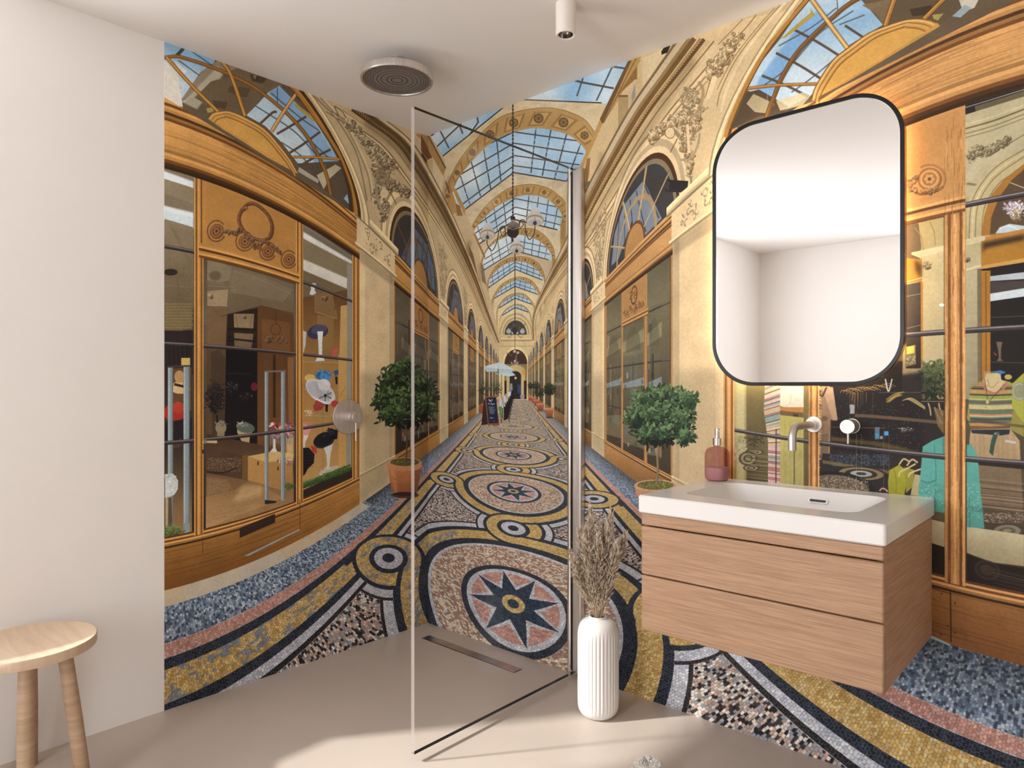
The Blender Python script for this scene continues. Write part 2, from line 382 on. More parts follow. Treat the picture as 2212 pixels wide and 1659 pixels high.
def bay(S,k):
    o=2.38*k; near=k<=0; st,wd,wk=S.stone,S.wood,S.wdk
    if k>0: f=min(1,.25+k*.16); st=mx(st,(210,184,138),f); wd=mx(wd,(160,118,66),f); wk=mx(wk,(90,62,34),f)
    lt=mx(scl(wd,1.17),(226,176,116),.25); v0,v1=o-.16,o+1.6; vc=o+(.62 if near else .62+.0)
    # stone pilaster
    S.r(o+1.58,o+2.22,-.045,2.5,scl(st,1.0)); S.r(o+1.58,o+1.68,.2,2.2,scl(st,1.08)); S.r(o+2.12,o+2.22,.2,2.2,scl(st,.86))
    S.r(o+1.57,o+2.24,-.045,.2,scl(st,.93)); mold(S,o+1.56,o+2.24,.19,.22,[scl(st,.75),scl(st,1.15)])
    # shop front
    S.r(v0,v1,-.045,2.36,wd)
    S.r(v0,v1,-.045,.17,(wd,wk)); grain(S,v0,v1,-.03,.16,90 if near else 0,scl(wk,.7),.4)
    S.r(v0,v1,.165,.175,scl(wk,.5)); mold(S,v0,v1,.175,.225,[scl(wd,.8),lt,wk,lt,scl(wd,.9)])
    for a,b,top in ((.0,S.m[0],2.08),(S.m[1],.914,1.66),(.974,1.5,2.08)):
        a+=o; b+=o
        if a<o+.1: a=v0+.04
        g=S.glass
        S.r(a-.012,b+.012,.215,top+.014,scl(wk,.8)); S.r(a,b,.225,top,g)
        S.r(a,b,top-.35,top,(scl(g[0],.6),g[0]),.6)
        if not near:
            for i in range(5):
                x=a+(b-a)*rg.rand(); w=.02+.06*rg.rand(); h=.3+1.2*rg.rand(); S.r(x,min(b,x+w),h,h+.1+.5*rg.rand(),[(40,32,26),(150,130,100),(96,110,120),(180,150,110),(20,20,24)][rg.randint(5)],.45)
        for h in (.70,1.20,1.69):
            if h<top-.1: S.r(a,b,h-.008,h+.008,(62,54,52)); S.r(a,b,h+.001,h+.006,(120,108,100))
    if 0<k<4:      # the opposite front mirrored in the panes
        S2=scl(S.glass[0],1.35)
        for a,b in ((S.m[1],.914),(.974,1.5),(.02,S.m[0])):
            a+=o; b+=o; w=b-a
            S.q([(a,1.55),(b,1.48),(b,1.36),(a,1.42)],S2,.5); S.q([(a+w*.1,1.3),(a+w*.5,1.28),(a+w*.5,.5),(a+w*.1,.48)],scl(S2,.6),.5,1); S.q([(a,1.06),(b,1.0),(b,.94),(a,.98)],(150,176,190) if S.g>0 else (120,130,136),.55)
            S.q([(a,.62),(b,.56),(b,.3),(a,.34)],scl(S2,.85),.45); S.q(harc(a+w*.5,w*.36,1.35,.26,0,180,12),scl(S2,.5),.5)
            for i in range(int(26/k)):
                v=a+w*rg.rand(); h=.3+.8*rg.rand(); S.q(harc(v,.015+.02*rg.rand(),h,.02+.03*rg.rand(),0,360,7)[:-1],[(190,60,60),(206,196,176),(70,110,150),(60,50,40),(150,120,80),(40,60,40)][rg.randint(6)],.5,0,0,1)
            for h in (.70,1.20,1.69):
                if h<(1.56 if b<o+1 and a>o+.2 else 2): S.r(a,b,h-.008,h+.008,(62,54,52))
    for a,b in (S.m,(.914,.974),(1.5,1.6),):
        vm(S,o+a,o+b,.2,2.1,[lt,wk,wd,lt,wd,wk,wd])
    # carved door panel
    S.r(o+.304,o+.914,1.70,2.10,wd); S.r(o+.32,o+.90,1.74,2.07,scl(wd,.96)); mold(S,o+.28,o+.94,1.665,1.74,[wk,lt,wd,scl(wk,.8),lt,wd])
    # entablature of the shop front
    mold(S,v0,v1,2.08,2.18,[scl(wk,.45),scl(wk,.6),wk,wd,lt,scl(wd,.85)]); S.r(v0,v1,2.18,2.335,(lt,scl(wd,.97)))
    grain(S,v0,v1,2.18,2.33,150 if near else 0,scl(wk,.9),.35)
    mold(S,v0,v1,2.325,2.445,[wk,scl(wd,.8),scl(wk,.7),wd,lt,wk,lt,lt])
    # capital
    S.r(o+1.56,o+2.24,2.19,2.46,scl(st,1.03)); mold(S,o+1.54,o+2.28,2.17,2.21,[scl(st,.7),scl(st,1.12)]); mold(S,o+1.53,o+2.32,2.43,2.52,[scl(st,.62),scl(st,.9),scl(st,1.1),scl(st,1.18)])
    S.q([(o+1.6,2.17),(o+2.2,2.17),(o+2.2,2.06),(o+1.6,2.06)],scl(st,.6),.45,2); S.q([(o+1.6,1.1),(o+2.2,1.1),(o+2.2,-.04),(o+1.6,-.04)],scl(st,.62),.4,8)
    relief_md(S,o+1.68,o+2.12,2.25,2.40,st,26 if k<2 else 8)
    # lunette
    if near: A,B=.90,.50; A2,B2=.955,.545; A3,B3=1.14,.63; h0=2.445
    else: A,B=.80,.74; A2,B2=.84,.78; A3,B3=1.06,1.03; h0=2.45
    vc=o+.62
    for t,c in ((1.,scl(st,.72)),(.985,scl(st,1.12)),(.955,scl(st,.9)),(.93,scl(st,1.1)),(.90,scl(st,.8)),(.885,scl(st,1.05))):
        a=A2+(A3-A2)*((t-.885)/.115); b=B2+(B3-B2)*((t-.885)/.115)
        if a>A2: S.q(hd(vc,a,h0,b),c,1,0,0,1)
    ringarc(S,vc,h0,A2,B2,A2*1.05,B2*1.06,scl(wk,.7)); S.q(hd(vc,A2,h0,B2),wd if near else scl(st,.62),1,0,0,1)
    g1=(62,58,56); S.q(hd(vc,A,h0,B),g1,1,0,0,1)
    # roof glass mirrored in the lunette
    ro=[(vc-.75*A,h0+.02),(vc-.1*A,h0+.02),(vc+.05*A,h0+.45*B),(vc+.55*A,h0+.1*B),(vc+.86*A,h0+.12*B),(vc+.72*A,h0+.6*B),(vc+.35*A,h0+.86*B),(vc-.3*A,h0+.8*B)]
    if not near: S.q([(v,h) for v,h in ro],(96,124,156) if S.g<0 else (150,166,180),.72,0)
    if not near:
        for i in range(5): t=-.7+.33*i; S.q([(vc+t*A,h0+.05),(vc+t*A+.02,h0+.05),(vc+t*A*.6+.12,h0+.8*B),(vc+t*A*.6+.1,h0+.8*B)],(50,50,56),.8)
    if not near:
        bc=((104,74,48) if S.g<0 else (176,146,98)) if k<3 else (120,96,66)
        ringarc(S,vc,h0,A*.58,B*.64,A*.64,B*.71,bc)
        for t in (-62,-22,22,62):
            x,y=math.sin(math.radians(t)),math.cos(math.radians(t)); S.q([(vc+x*A*.3-.024,h0+y*B*.3),(vc+x*A*.3+.024,h0+y*B*.3),(vc+x*A+.024,h0+y*B),(vc+x*A-.024,h0+y*B)],bc); S.q([(vc+x*A*.3-.024,h0+y*B*.3),(vc+x*A*.3-.010,h0+y*B*.3),(vc+x*A-.010,h0+y*B),(vc+x*A-.024,h0+y*B)],scl(bc,1.35))
        S.q(hd(vc,A*.34,h0,B*.38),scl(wd,1.0),1,0,0,1); ringarc(S,vc,h0,A*.30,B*.34,A*.34,B*.38,wk)
    if k>=1:
        w=.2*(1); relief_md(S,o+1.55,o+2.12,2.58,3.5,scl(st,.9),190 if k<3 else 60,1)
        wreath(S,o+.61,1.95,.085,.10); relief_md(S,o+.36,o+.88,1.76,1.85,(150,104,60),26 if k<2 else 9)
def relief_md(S,v0,v1,h0,h1,base,n,tri=0):
    for i in range(n):
        v=v0+(v1-v0)*rg.rand(); h=h0+(h1-h0)*rg.rand()
        if tri:
            t=(h-h0)/(h1-h0); m=(v0+v1)/2; v=m+(v-m)*(.45+.9*t)
        r=(.022 if not tri else .036)*(.5+rg.rand()); a=rg.rand()*360
        p=harc(v,r,h,r,a,a+200,6)
        for dx,c in ((.004,scl(base,.45)),(-.003,scl(base,1.15)),(0,scl(base,.78))):
            S.q([(x+dx,y-dx) for x,y in p]+[(v+(x-v)*.55+dx,h+(y-h)*.55-dx) for x,y in p[::-1]],c,.75,0,0,1)
def wreath(S,v,h,rv,rh,c=(98,62,38)):
    ringarc(S,v,h,rv*.8,rh*.8,rv*1.03,rh*1.03,c,0,360,26); ringarc(S,v,h,rv*.86,rh*.86,rv*.93,rh*.93,scl(c,1.45),20,200,18,.7)
def facades():
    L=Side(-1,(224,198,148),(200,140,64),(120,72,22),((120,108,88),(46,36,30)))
    R=Side(1,(232,200,146),(204,144,76),(128,76,32),((128,118,84),(60,50,34)),(.302,.372))
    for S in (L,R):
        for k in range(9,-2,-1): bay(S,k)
    return L,R
def Zc(ox,oy,sc): return lambda pts:[(ox+x*sc,oy+y*sc) for x,y in pts]
def clip_to(pts):
    c=cover(PX(pts)); m=np.zeros((G.H,G.W),np.float32)
    if c is not None: x0,y0,k=c; m[y0:y0+k.shape[0],x0:x0+k.shape[1]]=k
    G.clip=m
BARC=(72,62,60)
def curl(cx,cy,r,col=(96,74,46),w=1.2,turn=1.6,a0=None,fl=1):
    a0=rg.rand()*6.28 if a0 is None else a0
    p=[(cx+fl*r*(1-t*.72)*math.cos(a0+t*turn*6.28),cy+r*(1-t*.72)*math.sin(a0+t*turn*6.28)) for t in np.linspace(0,1,14)]
    spx([(x+.8,y+1) for x,y in p],w*1.2,scl(col,.62),.8); spx(p,w,col,.9); spx([(x-.6,y-.7) for x,y in p],w*.5,(235,214,170),.8)
def relief(path,wid,n,base,dk=(104,80,48),sz=6):
    # carved garland heaped along a path: shaded leaves, curls, highlights
    p=smooth(path,8); L=len(p)
    for i in range(n):
        t=rg.rand()*(L-1); x,y=p[int(t)]; w=np.interp(t/(L-1),np.linspace(0,1,len(wid)),wid)
        x+=w*rg.randn()*.42; y+=w*rg.randn()*.42; a=rg.rand()*360; r=sz*(.45+.8*rg.rand())
        e=ell(x,y,r,r*.45,n=9,rot=a)
        ppx([(u+1.3,v+1.6) for u,v in e],dk,.55); ppx(e,scl(base,.72+.3*rg.rand()),.9)
        ppx(ell(x-r*.15,y-r*.2,r*.6,r*.2,n=7,rot=a),scl(base,1.14),.75)
        if rg.rand()<.4: curl(x+w*rg.randn()*.3,y+w*rg.randn()*.3,r*.9,dk,1.1)
def lines(pts,offs,cols,al=.9):
    for (dx,dy),(w,c) in zip(offs,cols): spx([(x+dx,y+dy) for x,y in pts],w,c,al)
def arch(BL,BM,BR,outer,inner,face,sof,nrow,pitch,nr=5,prev=None,last=False,ctr=None):
    # glass bay already clipped; here: next transverse arch and its own opening
    low=1400
    ppx([(BL[0]-60,BL[1]+60*.72),BL,BM,BR,(BR[0]+60,BR[1]+14),(BR[0]+60,low*.6),(BL[0]-60,low*.6)],face)
    lines([(BL[0]-50,BL[1]+36),BL],((0,0),),((3.2,(52,44,40)),)); 
    spx([BL,BM],2.6 if BM[1]<500 else 1.8,(58,50,46),1,False); spx([BM,BR],2.6 if BM[1]<500 else 1.8,(58,50,46),1,False)
    so=smooth(outer,5); si=smooth(inner,5); k=max(.25,min(1,(740-BM[1])/400.))
    op=[tuple(q) for q in so]; ip=[tuple(q) for q in si]
    # age stains and shade under the roof edge
    for i in range(int(40*k)):
        t=rg.rand(); x=BL[0]+(BR[0]-BL[0])*t; y=np.interp(x,[BL[0],BM[0],BR[0]],[BL[1],BM[1],BR[1]])+rg.rand()*26*k
        ppx(ell(x,y,9*k,4*k,n=8),(150,124,90),.16,2)
    ppx([(op[0][0],low*.6)]+op+[(op[-1][0],low*.6)],sof)
    spx(op,1.6*k+.4,scl(sof,.72),.8,False); spx([(x,y-1.5) for x,y in op],1.1,(238,220,178),.7,False)
    # coffers with rosettes
    A=resamp(op,200); B=resamp(ip,200); nb=9
    for i in range(nb):
        t0=int((i+.16)/nb*199); t1=int((i+.84)/nb*199); q=lambda t,w:(A[t][0]*(1-w)+B[t][0]*w,A[t][1]*(1-w)+B[t][1]*w)
        ppx([q(t0,.18),q(t1,.18),q(t1,.86),q(t0,.86)],scl(sof,.80)); ppx([q(t0+2,.24),q(t1-2,.24),q(t1-2,.8),q(t0+2,.8)],scl(sof,1.06))
        m=(t0+t1)//2; c=q(m,.52); d=math.hypot(A[m][0]-B[m][0],A[m][1]-B[m][1]); r=d*.21
        ppx(ell(c[0],c[1],r,r,n=12),(104,78,44),.95)
        if r>3:
            for j in range(6): ppx(ell(c[0]+r*.5*math.cos(j*1.05),c[1]+r*.5*math.sin(j*1.05),r*.25,r*.22,n=6),(160,128,80),.8)
    clip_to([(ip[0][0],low*.6)]+ip+[(ip[-1][0],low*.6)])
def resamp(p,n):
    p=np.asarray(p,float); d=np.r_[0,np.cumsum(np.hypot(*np.diff(p,axis=0).T))]; t=np.linspace(0,d[-1],n)
    return list(zip(np.interp(t,d,p[:,0]),np.interp(t,d,p[:,1])))
def sky(x,y):
    a=noise((G.H,G.W),(G.P*.13,G.P*.16),11) if not hasattr(G,'sk') else G.sk
    G.sk=a; n=a[y[:,0][:,None],x[0][None]]; 
    n=np.clip(n*1.2-.1+ (y/G.H-.1)*.9,0,1)[...,None]
    return np.array((140,186,218))*(1-n)+np.array((216,228,230))*n
def glass(BL,BM,BR,rowsL,rowsM,rowsR,raf,top):
    ppx(top,sky)
    for (a,m,b) in zip(rowsL,rowsM,rowsR):
        w=np.interp(m[1],[230,400,660],[3.0,2.3,.9]); spx([a,m],w,BARC,1,False); spx([m,b],w,(88,70,60),1,False)
    for a,b in raf: 
        w=np.interp(a[1],[200,400,660],[3.2,2.2,.8]); spx([a,b],w,(76,84,92),1,False)
        for t in np.linspace(.05,.95,9): x,y=a[0]+(b[0]-a[0])*t,a[1]+(b[1]-a[1])*t; ppx(ell(x,y,w*.45,w*.8,n=6),(44,48,56) if rg.rand()<.6 else (196,210,214),.7)
def vault():
    G.clip=None
    ppx([(760,120),(1560,-60),(1560,900),(760,900)],(206,184,142))
    z=Zc(900,200,.1568); y=Zc(1230,100,.2411); c3=Zc(1000,380,.205)
    # roof in front of the first arch
    ppx([(900,250),(1450,40),(1330,330),(1000,420),(925,310)],sky)
    for a,b in (z([(160,640),(250,560)]),z([(270,760),(620,430)]),z([(440,1010),(860,400)]),y([(-200,190),(0,250)]),):
        spx([a,b],3,BARC,1,False)
    for a,b in (z([(330,530),(450,770)]),z([(590,440),(640,570)]),z([(840,340),(850,400)]),y([(130,270),(70,450)]),y([(385,190),(245,490)]),y([(-250,330),(-300,440)])):
        spx([a,b],3.6,(84,90,96),1,False)
    spx(y([(-340,230),(-20,290),(110,325),(400,380)]),4.2,(84,76,72),1,False); spx(y([(390,185),(520,205)]),4,(96,80,66),1,False)
    face=(214,196,158); sof=(186,144,80)
    arch(z([(-40,1230),(350,890)])[1],(1110,215),(1300,223),
         z([(375,1545),(380,1400),(460,1180),(600,920),(800,670),(1000,460),(1200,320),(1500,240),(1800,210),(2000,240)])+y([(0,590),(130,650),(210,740),(270,850),(300,980),(310,1120)]),
         z([(430,1620),(530,1300),(620,1130),(830,880),(1040,690),(1220,590),(1500,510),(1700,495),(1900,530),(2100,590)])+y([(80,860),(150,940),(160,1040),(120,1120)]),(216,194,148),sof,4,0)
    spx(z([(350,890),(860,410),(1030,275)]),3.6,(60,46,38)); ppx(z([(1600,-20),(2169,50),(2400,110),(2400,60),(2169,0)]),(78,70,66))
    ppx(z([(350,890),(860,420),(1040,275),(1250,160),(1230,240),(950,470),(650,780),(450,1050),(380,1180)]),(190,160,112),.6,2)
    spx(z([(430,1060),(600,830),(860,560),(1130,330)]),9,(232,214,176),.5,True,3)
    ppx(ell(1253,250,14,10),(246,236,214),.8,3)
    for i in range(26): x=1085+rg.rand()*85; curl(x,222+(1130-x)*.18+rg.randn()*4,3.2,(110,84,58),1)
    # bay A-B
    BL,BM,BR=z([(660,1620),(1340,1105),(2070,1225)])
    rL=z([(560,1340),(450,1560),(400,1000),(300,800)]); 
    glass(BL,BM,BR,z([(610,1560),(540,1345),(560,1160),(600,900)]),z([(1345,1010),(1345,870),(1345,700),(1345,545)]),z([(2200,1125),(2250,1000),(2300,850),(2300,680)]),
        [z(q) for q in ([(1105,640),(1165,1220)],[(920,740),(1025,1330)],[(750,930),(885,1430)],[(600,1130),(745,1560)],[(1650,480),(1580,1110)],[(1860,490),(1735,1150)],[(2080,540),(1905,1190)],[(2290,640),(2070,1230)])],
        z([(300,700),(1300,300),(2500,400),(2500,1400),(600,1700)]))
    arch(BL,BM,BR,c3([(20,800),(60,620),(130,470),(250,310),(380,200),(520,120),(720,90),(900,130),(1030,220),(1080,280),(1110,400),(1120,520)]),
         c3([(80,760),(110,620),(160,520),(330,350),(480,260),(600,215),(720,205),(850,230),(960,300),(1050,420),(1030,520)]),face,sof,4,0)
    for i in range(26): x=1090+rg.rand()*50; curl(x,394+abs(x-1116)*.12+rg.randn()*5,3,(120,98,66),.9)
    # bay B-C
    BL,BM,BR=c3([(150,735),(552,462),(1000,570)])
    glass(BL,BM,BR,c3([(140,690),(110,620),(150,520)]),c3([(552,400),(552,330),(552,240)]),c3([(1040,520),(1050,440),(1050,340)]),
        [c3(q) for q in ([(430,270),(460,520)],[(330,340),(370,590)],[(235,420),(290,640)],[(150,520),(215,700)],[(700,200),(670,500)],[(800,220),(765,520)],[(905,250),(865,540)],[(1000,340),(955,570)])],
        c3([(60,900),(60,150),(1200,150),(1200,700)]))
    arch(BL,BM,BR,c3([(150,1060),(170,990),(200,880),(260,760),(370,650),(500,580),(620,555),(750,560),(870,630),(960,760),(975,850),(980,930)]),
         c3([(190,1020),(215,900),(250,800),(350,700),(470,640),(600,622),(750,660),(860,730),(930,820),(945,900)]),face,sof,4,0)
    ppx(c3([(235,990),(250,940),(520,800),(600,800),(720,830),(700,860),(560,850),(420,880),(300,980),(250,1080)]),(112,96,96),.0)
    # bay C-D
    BL,BM,BR=c3([(235,985),(555,790),(905,885)])
    glass(BL,BM,BR,c3([(220,940),(230,880)]),c3([(555,740),(555,680)]),c3([(920,830),(920,760)]),
        [c3(q) for q in ([(455,650),(490,830)],[(370,690),(400,880)],[(290,760),(325,925)],[(660,630),(640,815)],[(745,655),(725,835)],[(820,700),(795,855)],[(890,750),(865,875)])],
        c3([(160,1100),(160,500),(1100,500),(1100,950)]))
    arch(BL,BM,BR,c3([(250,1160),(270,1080),(340,960),(450,880),(600,850),(720,870),(820,940),(870,1060),(880,1130)]),
         c3([(275,1150),(290,1080),(380,980),(480,920),(600,903),(700,930),(790,990),(850,1080),(860,1130)]),(198,176,140),sof,4,0)
    ppx(c3([(250,1000),(480,830),(560,800),(720,835),(700,865),(560,850),(450,875),(330,960),(265,1080)]),(128,112,112),.75,1)
    seq=[([(285,1170),(552,985),(845,1100)],[(300,1340),(320,1270),(400,1150),(520,1080),(620,1065),(740,1110),(820,1230),(830,1300)],[(325,1340),(345,1270),(420,1180),(540,1110),(620,1100),(720,1150),(795,1240),(812,1300)]),
         ([(335,1290),(552,1165),(795,1250)],[(355,1440),(370,1380),(450,1280),(560,1235),(660,1250),(740,1330),(765,1400),(770,1450)],[(370,1440),(385,1390),(460,1300),(560,1256),(650,1272),(725,1345),(748,1400),(755,1450)]),
         ([(372,1400),(552,1290),(745,1360)],[(385,1530),(400,1480),(460,1400),(560,1350),(650,1370),(705,1430),(725,1490),(730,1540)],[(395,1530),(412,1480),(470,1412),(560,1366),(640,1386),(695,1440),(713,1490),(718,1540)]),
         ([(402,1480),(552,1388),(705,1440)],[(375,1680),(380,1600),(440,1500),(560,1445),(660,1480),(735,1580),(745,1660)],[(400,1680),(420,1600),(470,1520),(560,1470),(640,1500),(705,1590),(715,1660)])]
    for bl,o,i in seq:
        BL,BM,BR=c3(bl); h=(BL[1]-BM[1])
        glass(BL,BM,BR,[(BL[0],BL[1]-8),(BL[0],BL[1]-18)],[(BM[0],BM[1]-7),(BM[0],BM[1]-15)],[(BR[0],BR[1]-8),(BR[0],BR[1]-18)],
            [((BM[0]+(BL[0]-BM[0])*t-3,BM[1]+h*t-26),(BM[0]+(BL[0]-BM[0])*t,BM[1]+h*t)) for t in (.2,.42,.64,.86)]+[((BM[0]+(BR[0]-BM[0])*t+3,BM[1]+(BR[1]-BM[1])*t-26),(BM[0]+(BR[0]-BM[0])*t,BM[1]+(BR[1]-BM[1])*t)) for t in (.2,.42,.64,.86)],
            [(BL[0]-9,BL[1]+9),(BL[0]-9,BM[1]-40),(BR[0]+9,BM[1]-40),(BR[0]+9,BR[1]+9)])
        arch(BL,BM,BR,c3(o),c3(i),(222,202,156),(190,154,96),3,0)
        for j in range(8): curl(BM[0]+rg.randn()*4,BM[1]+8+rg.randn()*2,1.8,(150,124,84),.7)
    G.clip=None
    # end wall
    e=Zc(1000,640,.1688); st=(218,192,136)
    ppx(e([(450,600),(455,330),(560,240),(680,215),(800,250),(905,360),(910,1320),(455,1320)]),st)
    ppx(e([(470,490)])+e(ell(683,490,212,275,180,0))+e([(895,490)]),scl(st,.86)); ppx(e(ell(683,490,190,245,180,0)),scl(st,1.06)); ppx(e(ell(683,490,175,225,180,0)),scl(st,.72),.7)
    ppx(e(ell(683,490,155,200,180,0)),st); ppx(e(ell(680,492,142,182,180,0)),(70,66,56))
    for i in range(26): a=e([(560+240*rg.rand(),360+120*rg.rand())])[0]; ppx(ell(a[0],a[1],2.4,1.1,rot=rg.rand()*180,n=6),(44,52,40) if rg.rand()<.6 else (104,106,92),.8)
    for a,b,c,w in ((555,920,560,2),(555,920,572,1),(520,930,640,1),):
        spx(e([(450,c),(915,c)]),w,scl(st,.66),.9,False)
    ppx(e([(455,540),(920,540),(920,556),(455,556)]),scl(st,1.1))
    ppx(e([(520,880)])+e(ell(682,860,165,215,180,0))+e([(850,880)]),scl(st,1.1)); ppx(e(ell(682,870,146,190,180,0)),(66,44,34)); ppx(e([(536,868),(826,868),(820,1315),(536,1315)]),(142,118,74))
    for i in range(30): a=e([(560+240*rg.rand(),700+170*rg.rand())])[0]; ppx(ell(a[0],a[1],1.6,.8,rot=rg.rand()*180,n=5),(30,20,18) if rg.rand()<.6 else (120,96,74),.7)
    ppx(e([(560,1315),(560,1000)]+ell(682,960,120,80,180,0)+[(800,1000),(800,1315)]),(196,172,112)); ppx(e([(602,1315),(602,1040)]+ell(675,1020,73,62,180,0)+[(748,1040),(748,1315)]),(38,34,38))
    ppx(e([(536,1080),(562,1080),(562,1315),(536,1315)]),(34,26,22)); ppx(e([(785,1080),(818,1080),(818,1315),(785,1315)]),(40,28,26))
    ppx(e([(600,1190),(640,1180),(640,1260),(605,1270)]),(70,120,160)); ppx(e([(705,1130),(745,1130),(750,1240),(705,1240)]),(46,66,118)); ppx(e([(610,1115),(636,1115),(640,1190),(605,1190)]),(150,140,150)); ppx(e([(735,1260),(795,1260),(790,1312),(740,1312)]),(150,140,150))
    ppx(e([(760,940),(806,950),(802,1010),(766,1005)]),(210,150,60)); ppx(e([(664,1030),(692,1030),(690,1062),(666,1062)]),(240,190,90))
    ppx(e([(655,900),(655,890),(690,700),(700,890)]),(200,190,170),.4,1)
def entab():
    # left: attic wall, cornice, frieze and wall field
    z=Zc(900,200,.1568); y=Zc(1230,100,.2411); st=(204,178,130); a=Zc(760,400,.2411)
    ppx([(780,180),(925,255),(933,297),(962,346),(962,440),(958,470),(1003,454),(1035,520),(1040,590),(1062,650),(1078,720),(1086,745),(1060,735),(900,420)],(202,176,132))
    ppx(z([(0,560),(60,580),(150,600),(410,1040),(370,1150),(230,900),(0,640)]),(176,134,72)); ppx(z([(150,600),(180,600),(410,1030),(400,1060)]),(120,86,44))
    ppx(z([(60,580),(220,900),(150,930),(60,800)]),(124,72,26)); ppx(z([(70,820),(140,930),(140,1120),(60,960)]),(64,46,32)); ppx(z([(230,900),(370,1150),(365,1500),(235,1290)]),(214,190,148)); ppx(z([(150,940),(220,920),(225,1280),(150,1150)]),(196,166,112))
    ppx(z([(0,600),(60,640),(60,960),(0,900)]),(206,180,132))
    ppx(z([(400,1250),(450,1400),(470,1380),(400,1200)]),(110,76,40))
    ppx(z([(500,1330),(540,1320),(680,1610),(670,1700),(560,1480)]),(182,140,78)); ppx(z([(545,1530),(600,1560),(640,1700),(560,1700)]),(150,106,56))
    ppx(a([(1090,430),(1110,440),(1200,640),(1190,660)]),(150,110,60))
    ppx(a([(1040,520),(1090,620),(1130,800),(1080,720)]),(120,92,62)); ppx(a([(1160,700),(1180,720),(1210,900),(1170,860)]),(130,110,90))
    for q in (Zc(1000,640,.1688),):
        ppx(q([(300,100),(345,180),(420,420),(470,560),(455,600),(380,440)]),(220,196,148)); 
        for t in np.linspace(0,1,12): x=300+t*150; yy=100+t*430; spx(q([(x,yy-20),(x+6,yy+40)]),1,(250,236,200),.6,False)
    fld=[(600,180),(833,262),(888,308),(975,462),(1025,598),(1056,690),(1078,742),(1078,800),(1000,760),(900,640),(760,480)]
    ppx(fld,st)
    top=[(800,235),(833,262),(888,308),(929,372),(975,460),(1011,542),(1035,605),(1057,672),(1080,740)]
    def off(p,dx,k=1): return [(x-dx*np.interp(x,[800,925,1080],[1.5,1,.12]),y+dx*.1*np.interp(x,[800,1080],[1,.1])) for x,y in p]
    for d,w,c in ((0,5,(120,92,56)),(4,7,(214,190,146)),(9,5,(150,116,72)),(14,8,(96,70,38)),(22,6,(140,106,58)),(27,4,(92,66,36)),(33,5,(196,166,112)),(40,2,(120,92,54)),(44,6,(212,186,138)),(56,2,(128,98,58)),(60,2.5,(224,200,152)),(64,1.6,(130,100,60))):
        q=smooth(off(top,d),6); spx(q,np.interp(q[:,0],[800,925,1080],[w*1.25,w,max(.35,w*.12)]),c,1,False)
    q=resamp(smooth(off(top,24),6),110)
    for i,(x,yy) in enumerate(q):
        r=np.interp(x,[800,925,1080],[3.2,2.4,.4]); ppx(ell(x,yy,r*.8,r,n=6),(70,50,26)); ppx(ell(x-r*.3,yy-r*.4,r*.4,r*.5,n=5),(190,156,104))
    # right
    st=(226,194,140)
    ppx([(1200,620),(1223,520),(1223,400),(1256,366),(1306,262),(1385,112),(1500,80),(1460,300),(1256,520)],(212,182,128))
    ppx(y([(530,130),(650,90),(420,520),(300,700),(120,1100),(60,1200),(100,1070),(280,650)]),(190,146,78)); ppx(y([(530,130),(560,130),(300,700),(275,655)]),(116,82,44)); spx(y([(600,110),(440,430),(310,690)]),2,(120,88,50),.9,False)
    ppx(y([(600,190),(640,120),(610,300),(590,300),(440,440),(450,420)]),(150,106,50)); ppx(y([(600,300),(540,420),(530,440),(545,560),(600,470)]),(206,180,132)); ppx(y([(590,340),(560,440),(560,520),(595,450)]),(150,146,136))
    ppx(y([(440,440),(530,440),(530,600),(440,740)]),(178,146,96)); ppx(y([(440,440),(530,440),(525,455),(440,460)]),(120,90,50)); ppx(y([(650,110),(860,20),(880,60),(660,360)]),(222,196,148)); ppx(y([(610,180),(650,110),(640,420),(610,450)]),(214,182,126))
    ppx(y([(145,1100),(160,1010),(190,1000),(180,1150),(150,1280)]),(150,112,60)); ppx(y([(110,1130),(140,1120),(150,1300),(110,1420)]),(120,76,34)); ppx(y([(150,1215),(205,1205),(190,1250),(155,1265)]),(110,98,90))
    ppx(y([(870,-10),(920,-30),(880,60),(830,80),(825,50)]),(40,36,34))
    fld=[(1531,60),(1800,0),(1600,420),(1450,520),(1256,700),(1230,640),(1170,730),(1150,745),(1150,735),(1256,440),(1456,100)]
    ppx(fld,st)
    top=[(1470,80),(1418,155),(1360,240),(1302,345),(1256,437),(1223,520),(1176,616),(1152,678),(1150,735)]
    def offr(p,dx): return [(x+dx*np.interp(x,[1150,1256,1470],[.12,1,1.7]),y+dx*.22*np.interp(x,[1150,1470],[.1,1])) for x,y in p]
    for d,w,c in ((0,5,(128,98,58)),(5,8,(206,184,146)),(12,6,(158,124,74)),(18,8,(120,86,44)),(26,6,(176,136,78)),(31,4,(110,80,42)),(36,6,(216,184,126)),(43,2,(140,108,62)),(49,8,(232,202,148)),(60,2.4,(150,116,66)),(64,3,(238,210,158)),(69,1.8,(150,118,70)),(76,1.4,(160,126,78))):
        q=smooth(offr(top,d),6); spx(q,np.interp(q[:,0],[1150,1256,1470],[max(.35,w*.12),w,w*1.3]),c,1,False)
    for i,(x,yy) in enumerate(resamp(smooth(offr(top,28.5),6),120)):
        r=np.interp(x,[1150,1256,1470],[.4,2.4,3.6]); ppx(ell(x,yy,r,r*.8,n=6),(96,66,32)); ppx(ell(x-r*.3,yy-r*.4,r*.45,r*.4,n=5),(214,178,118))
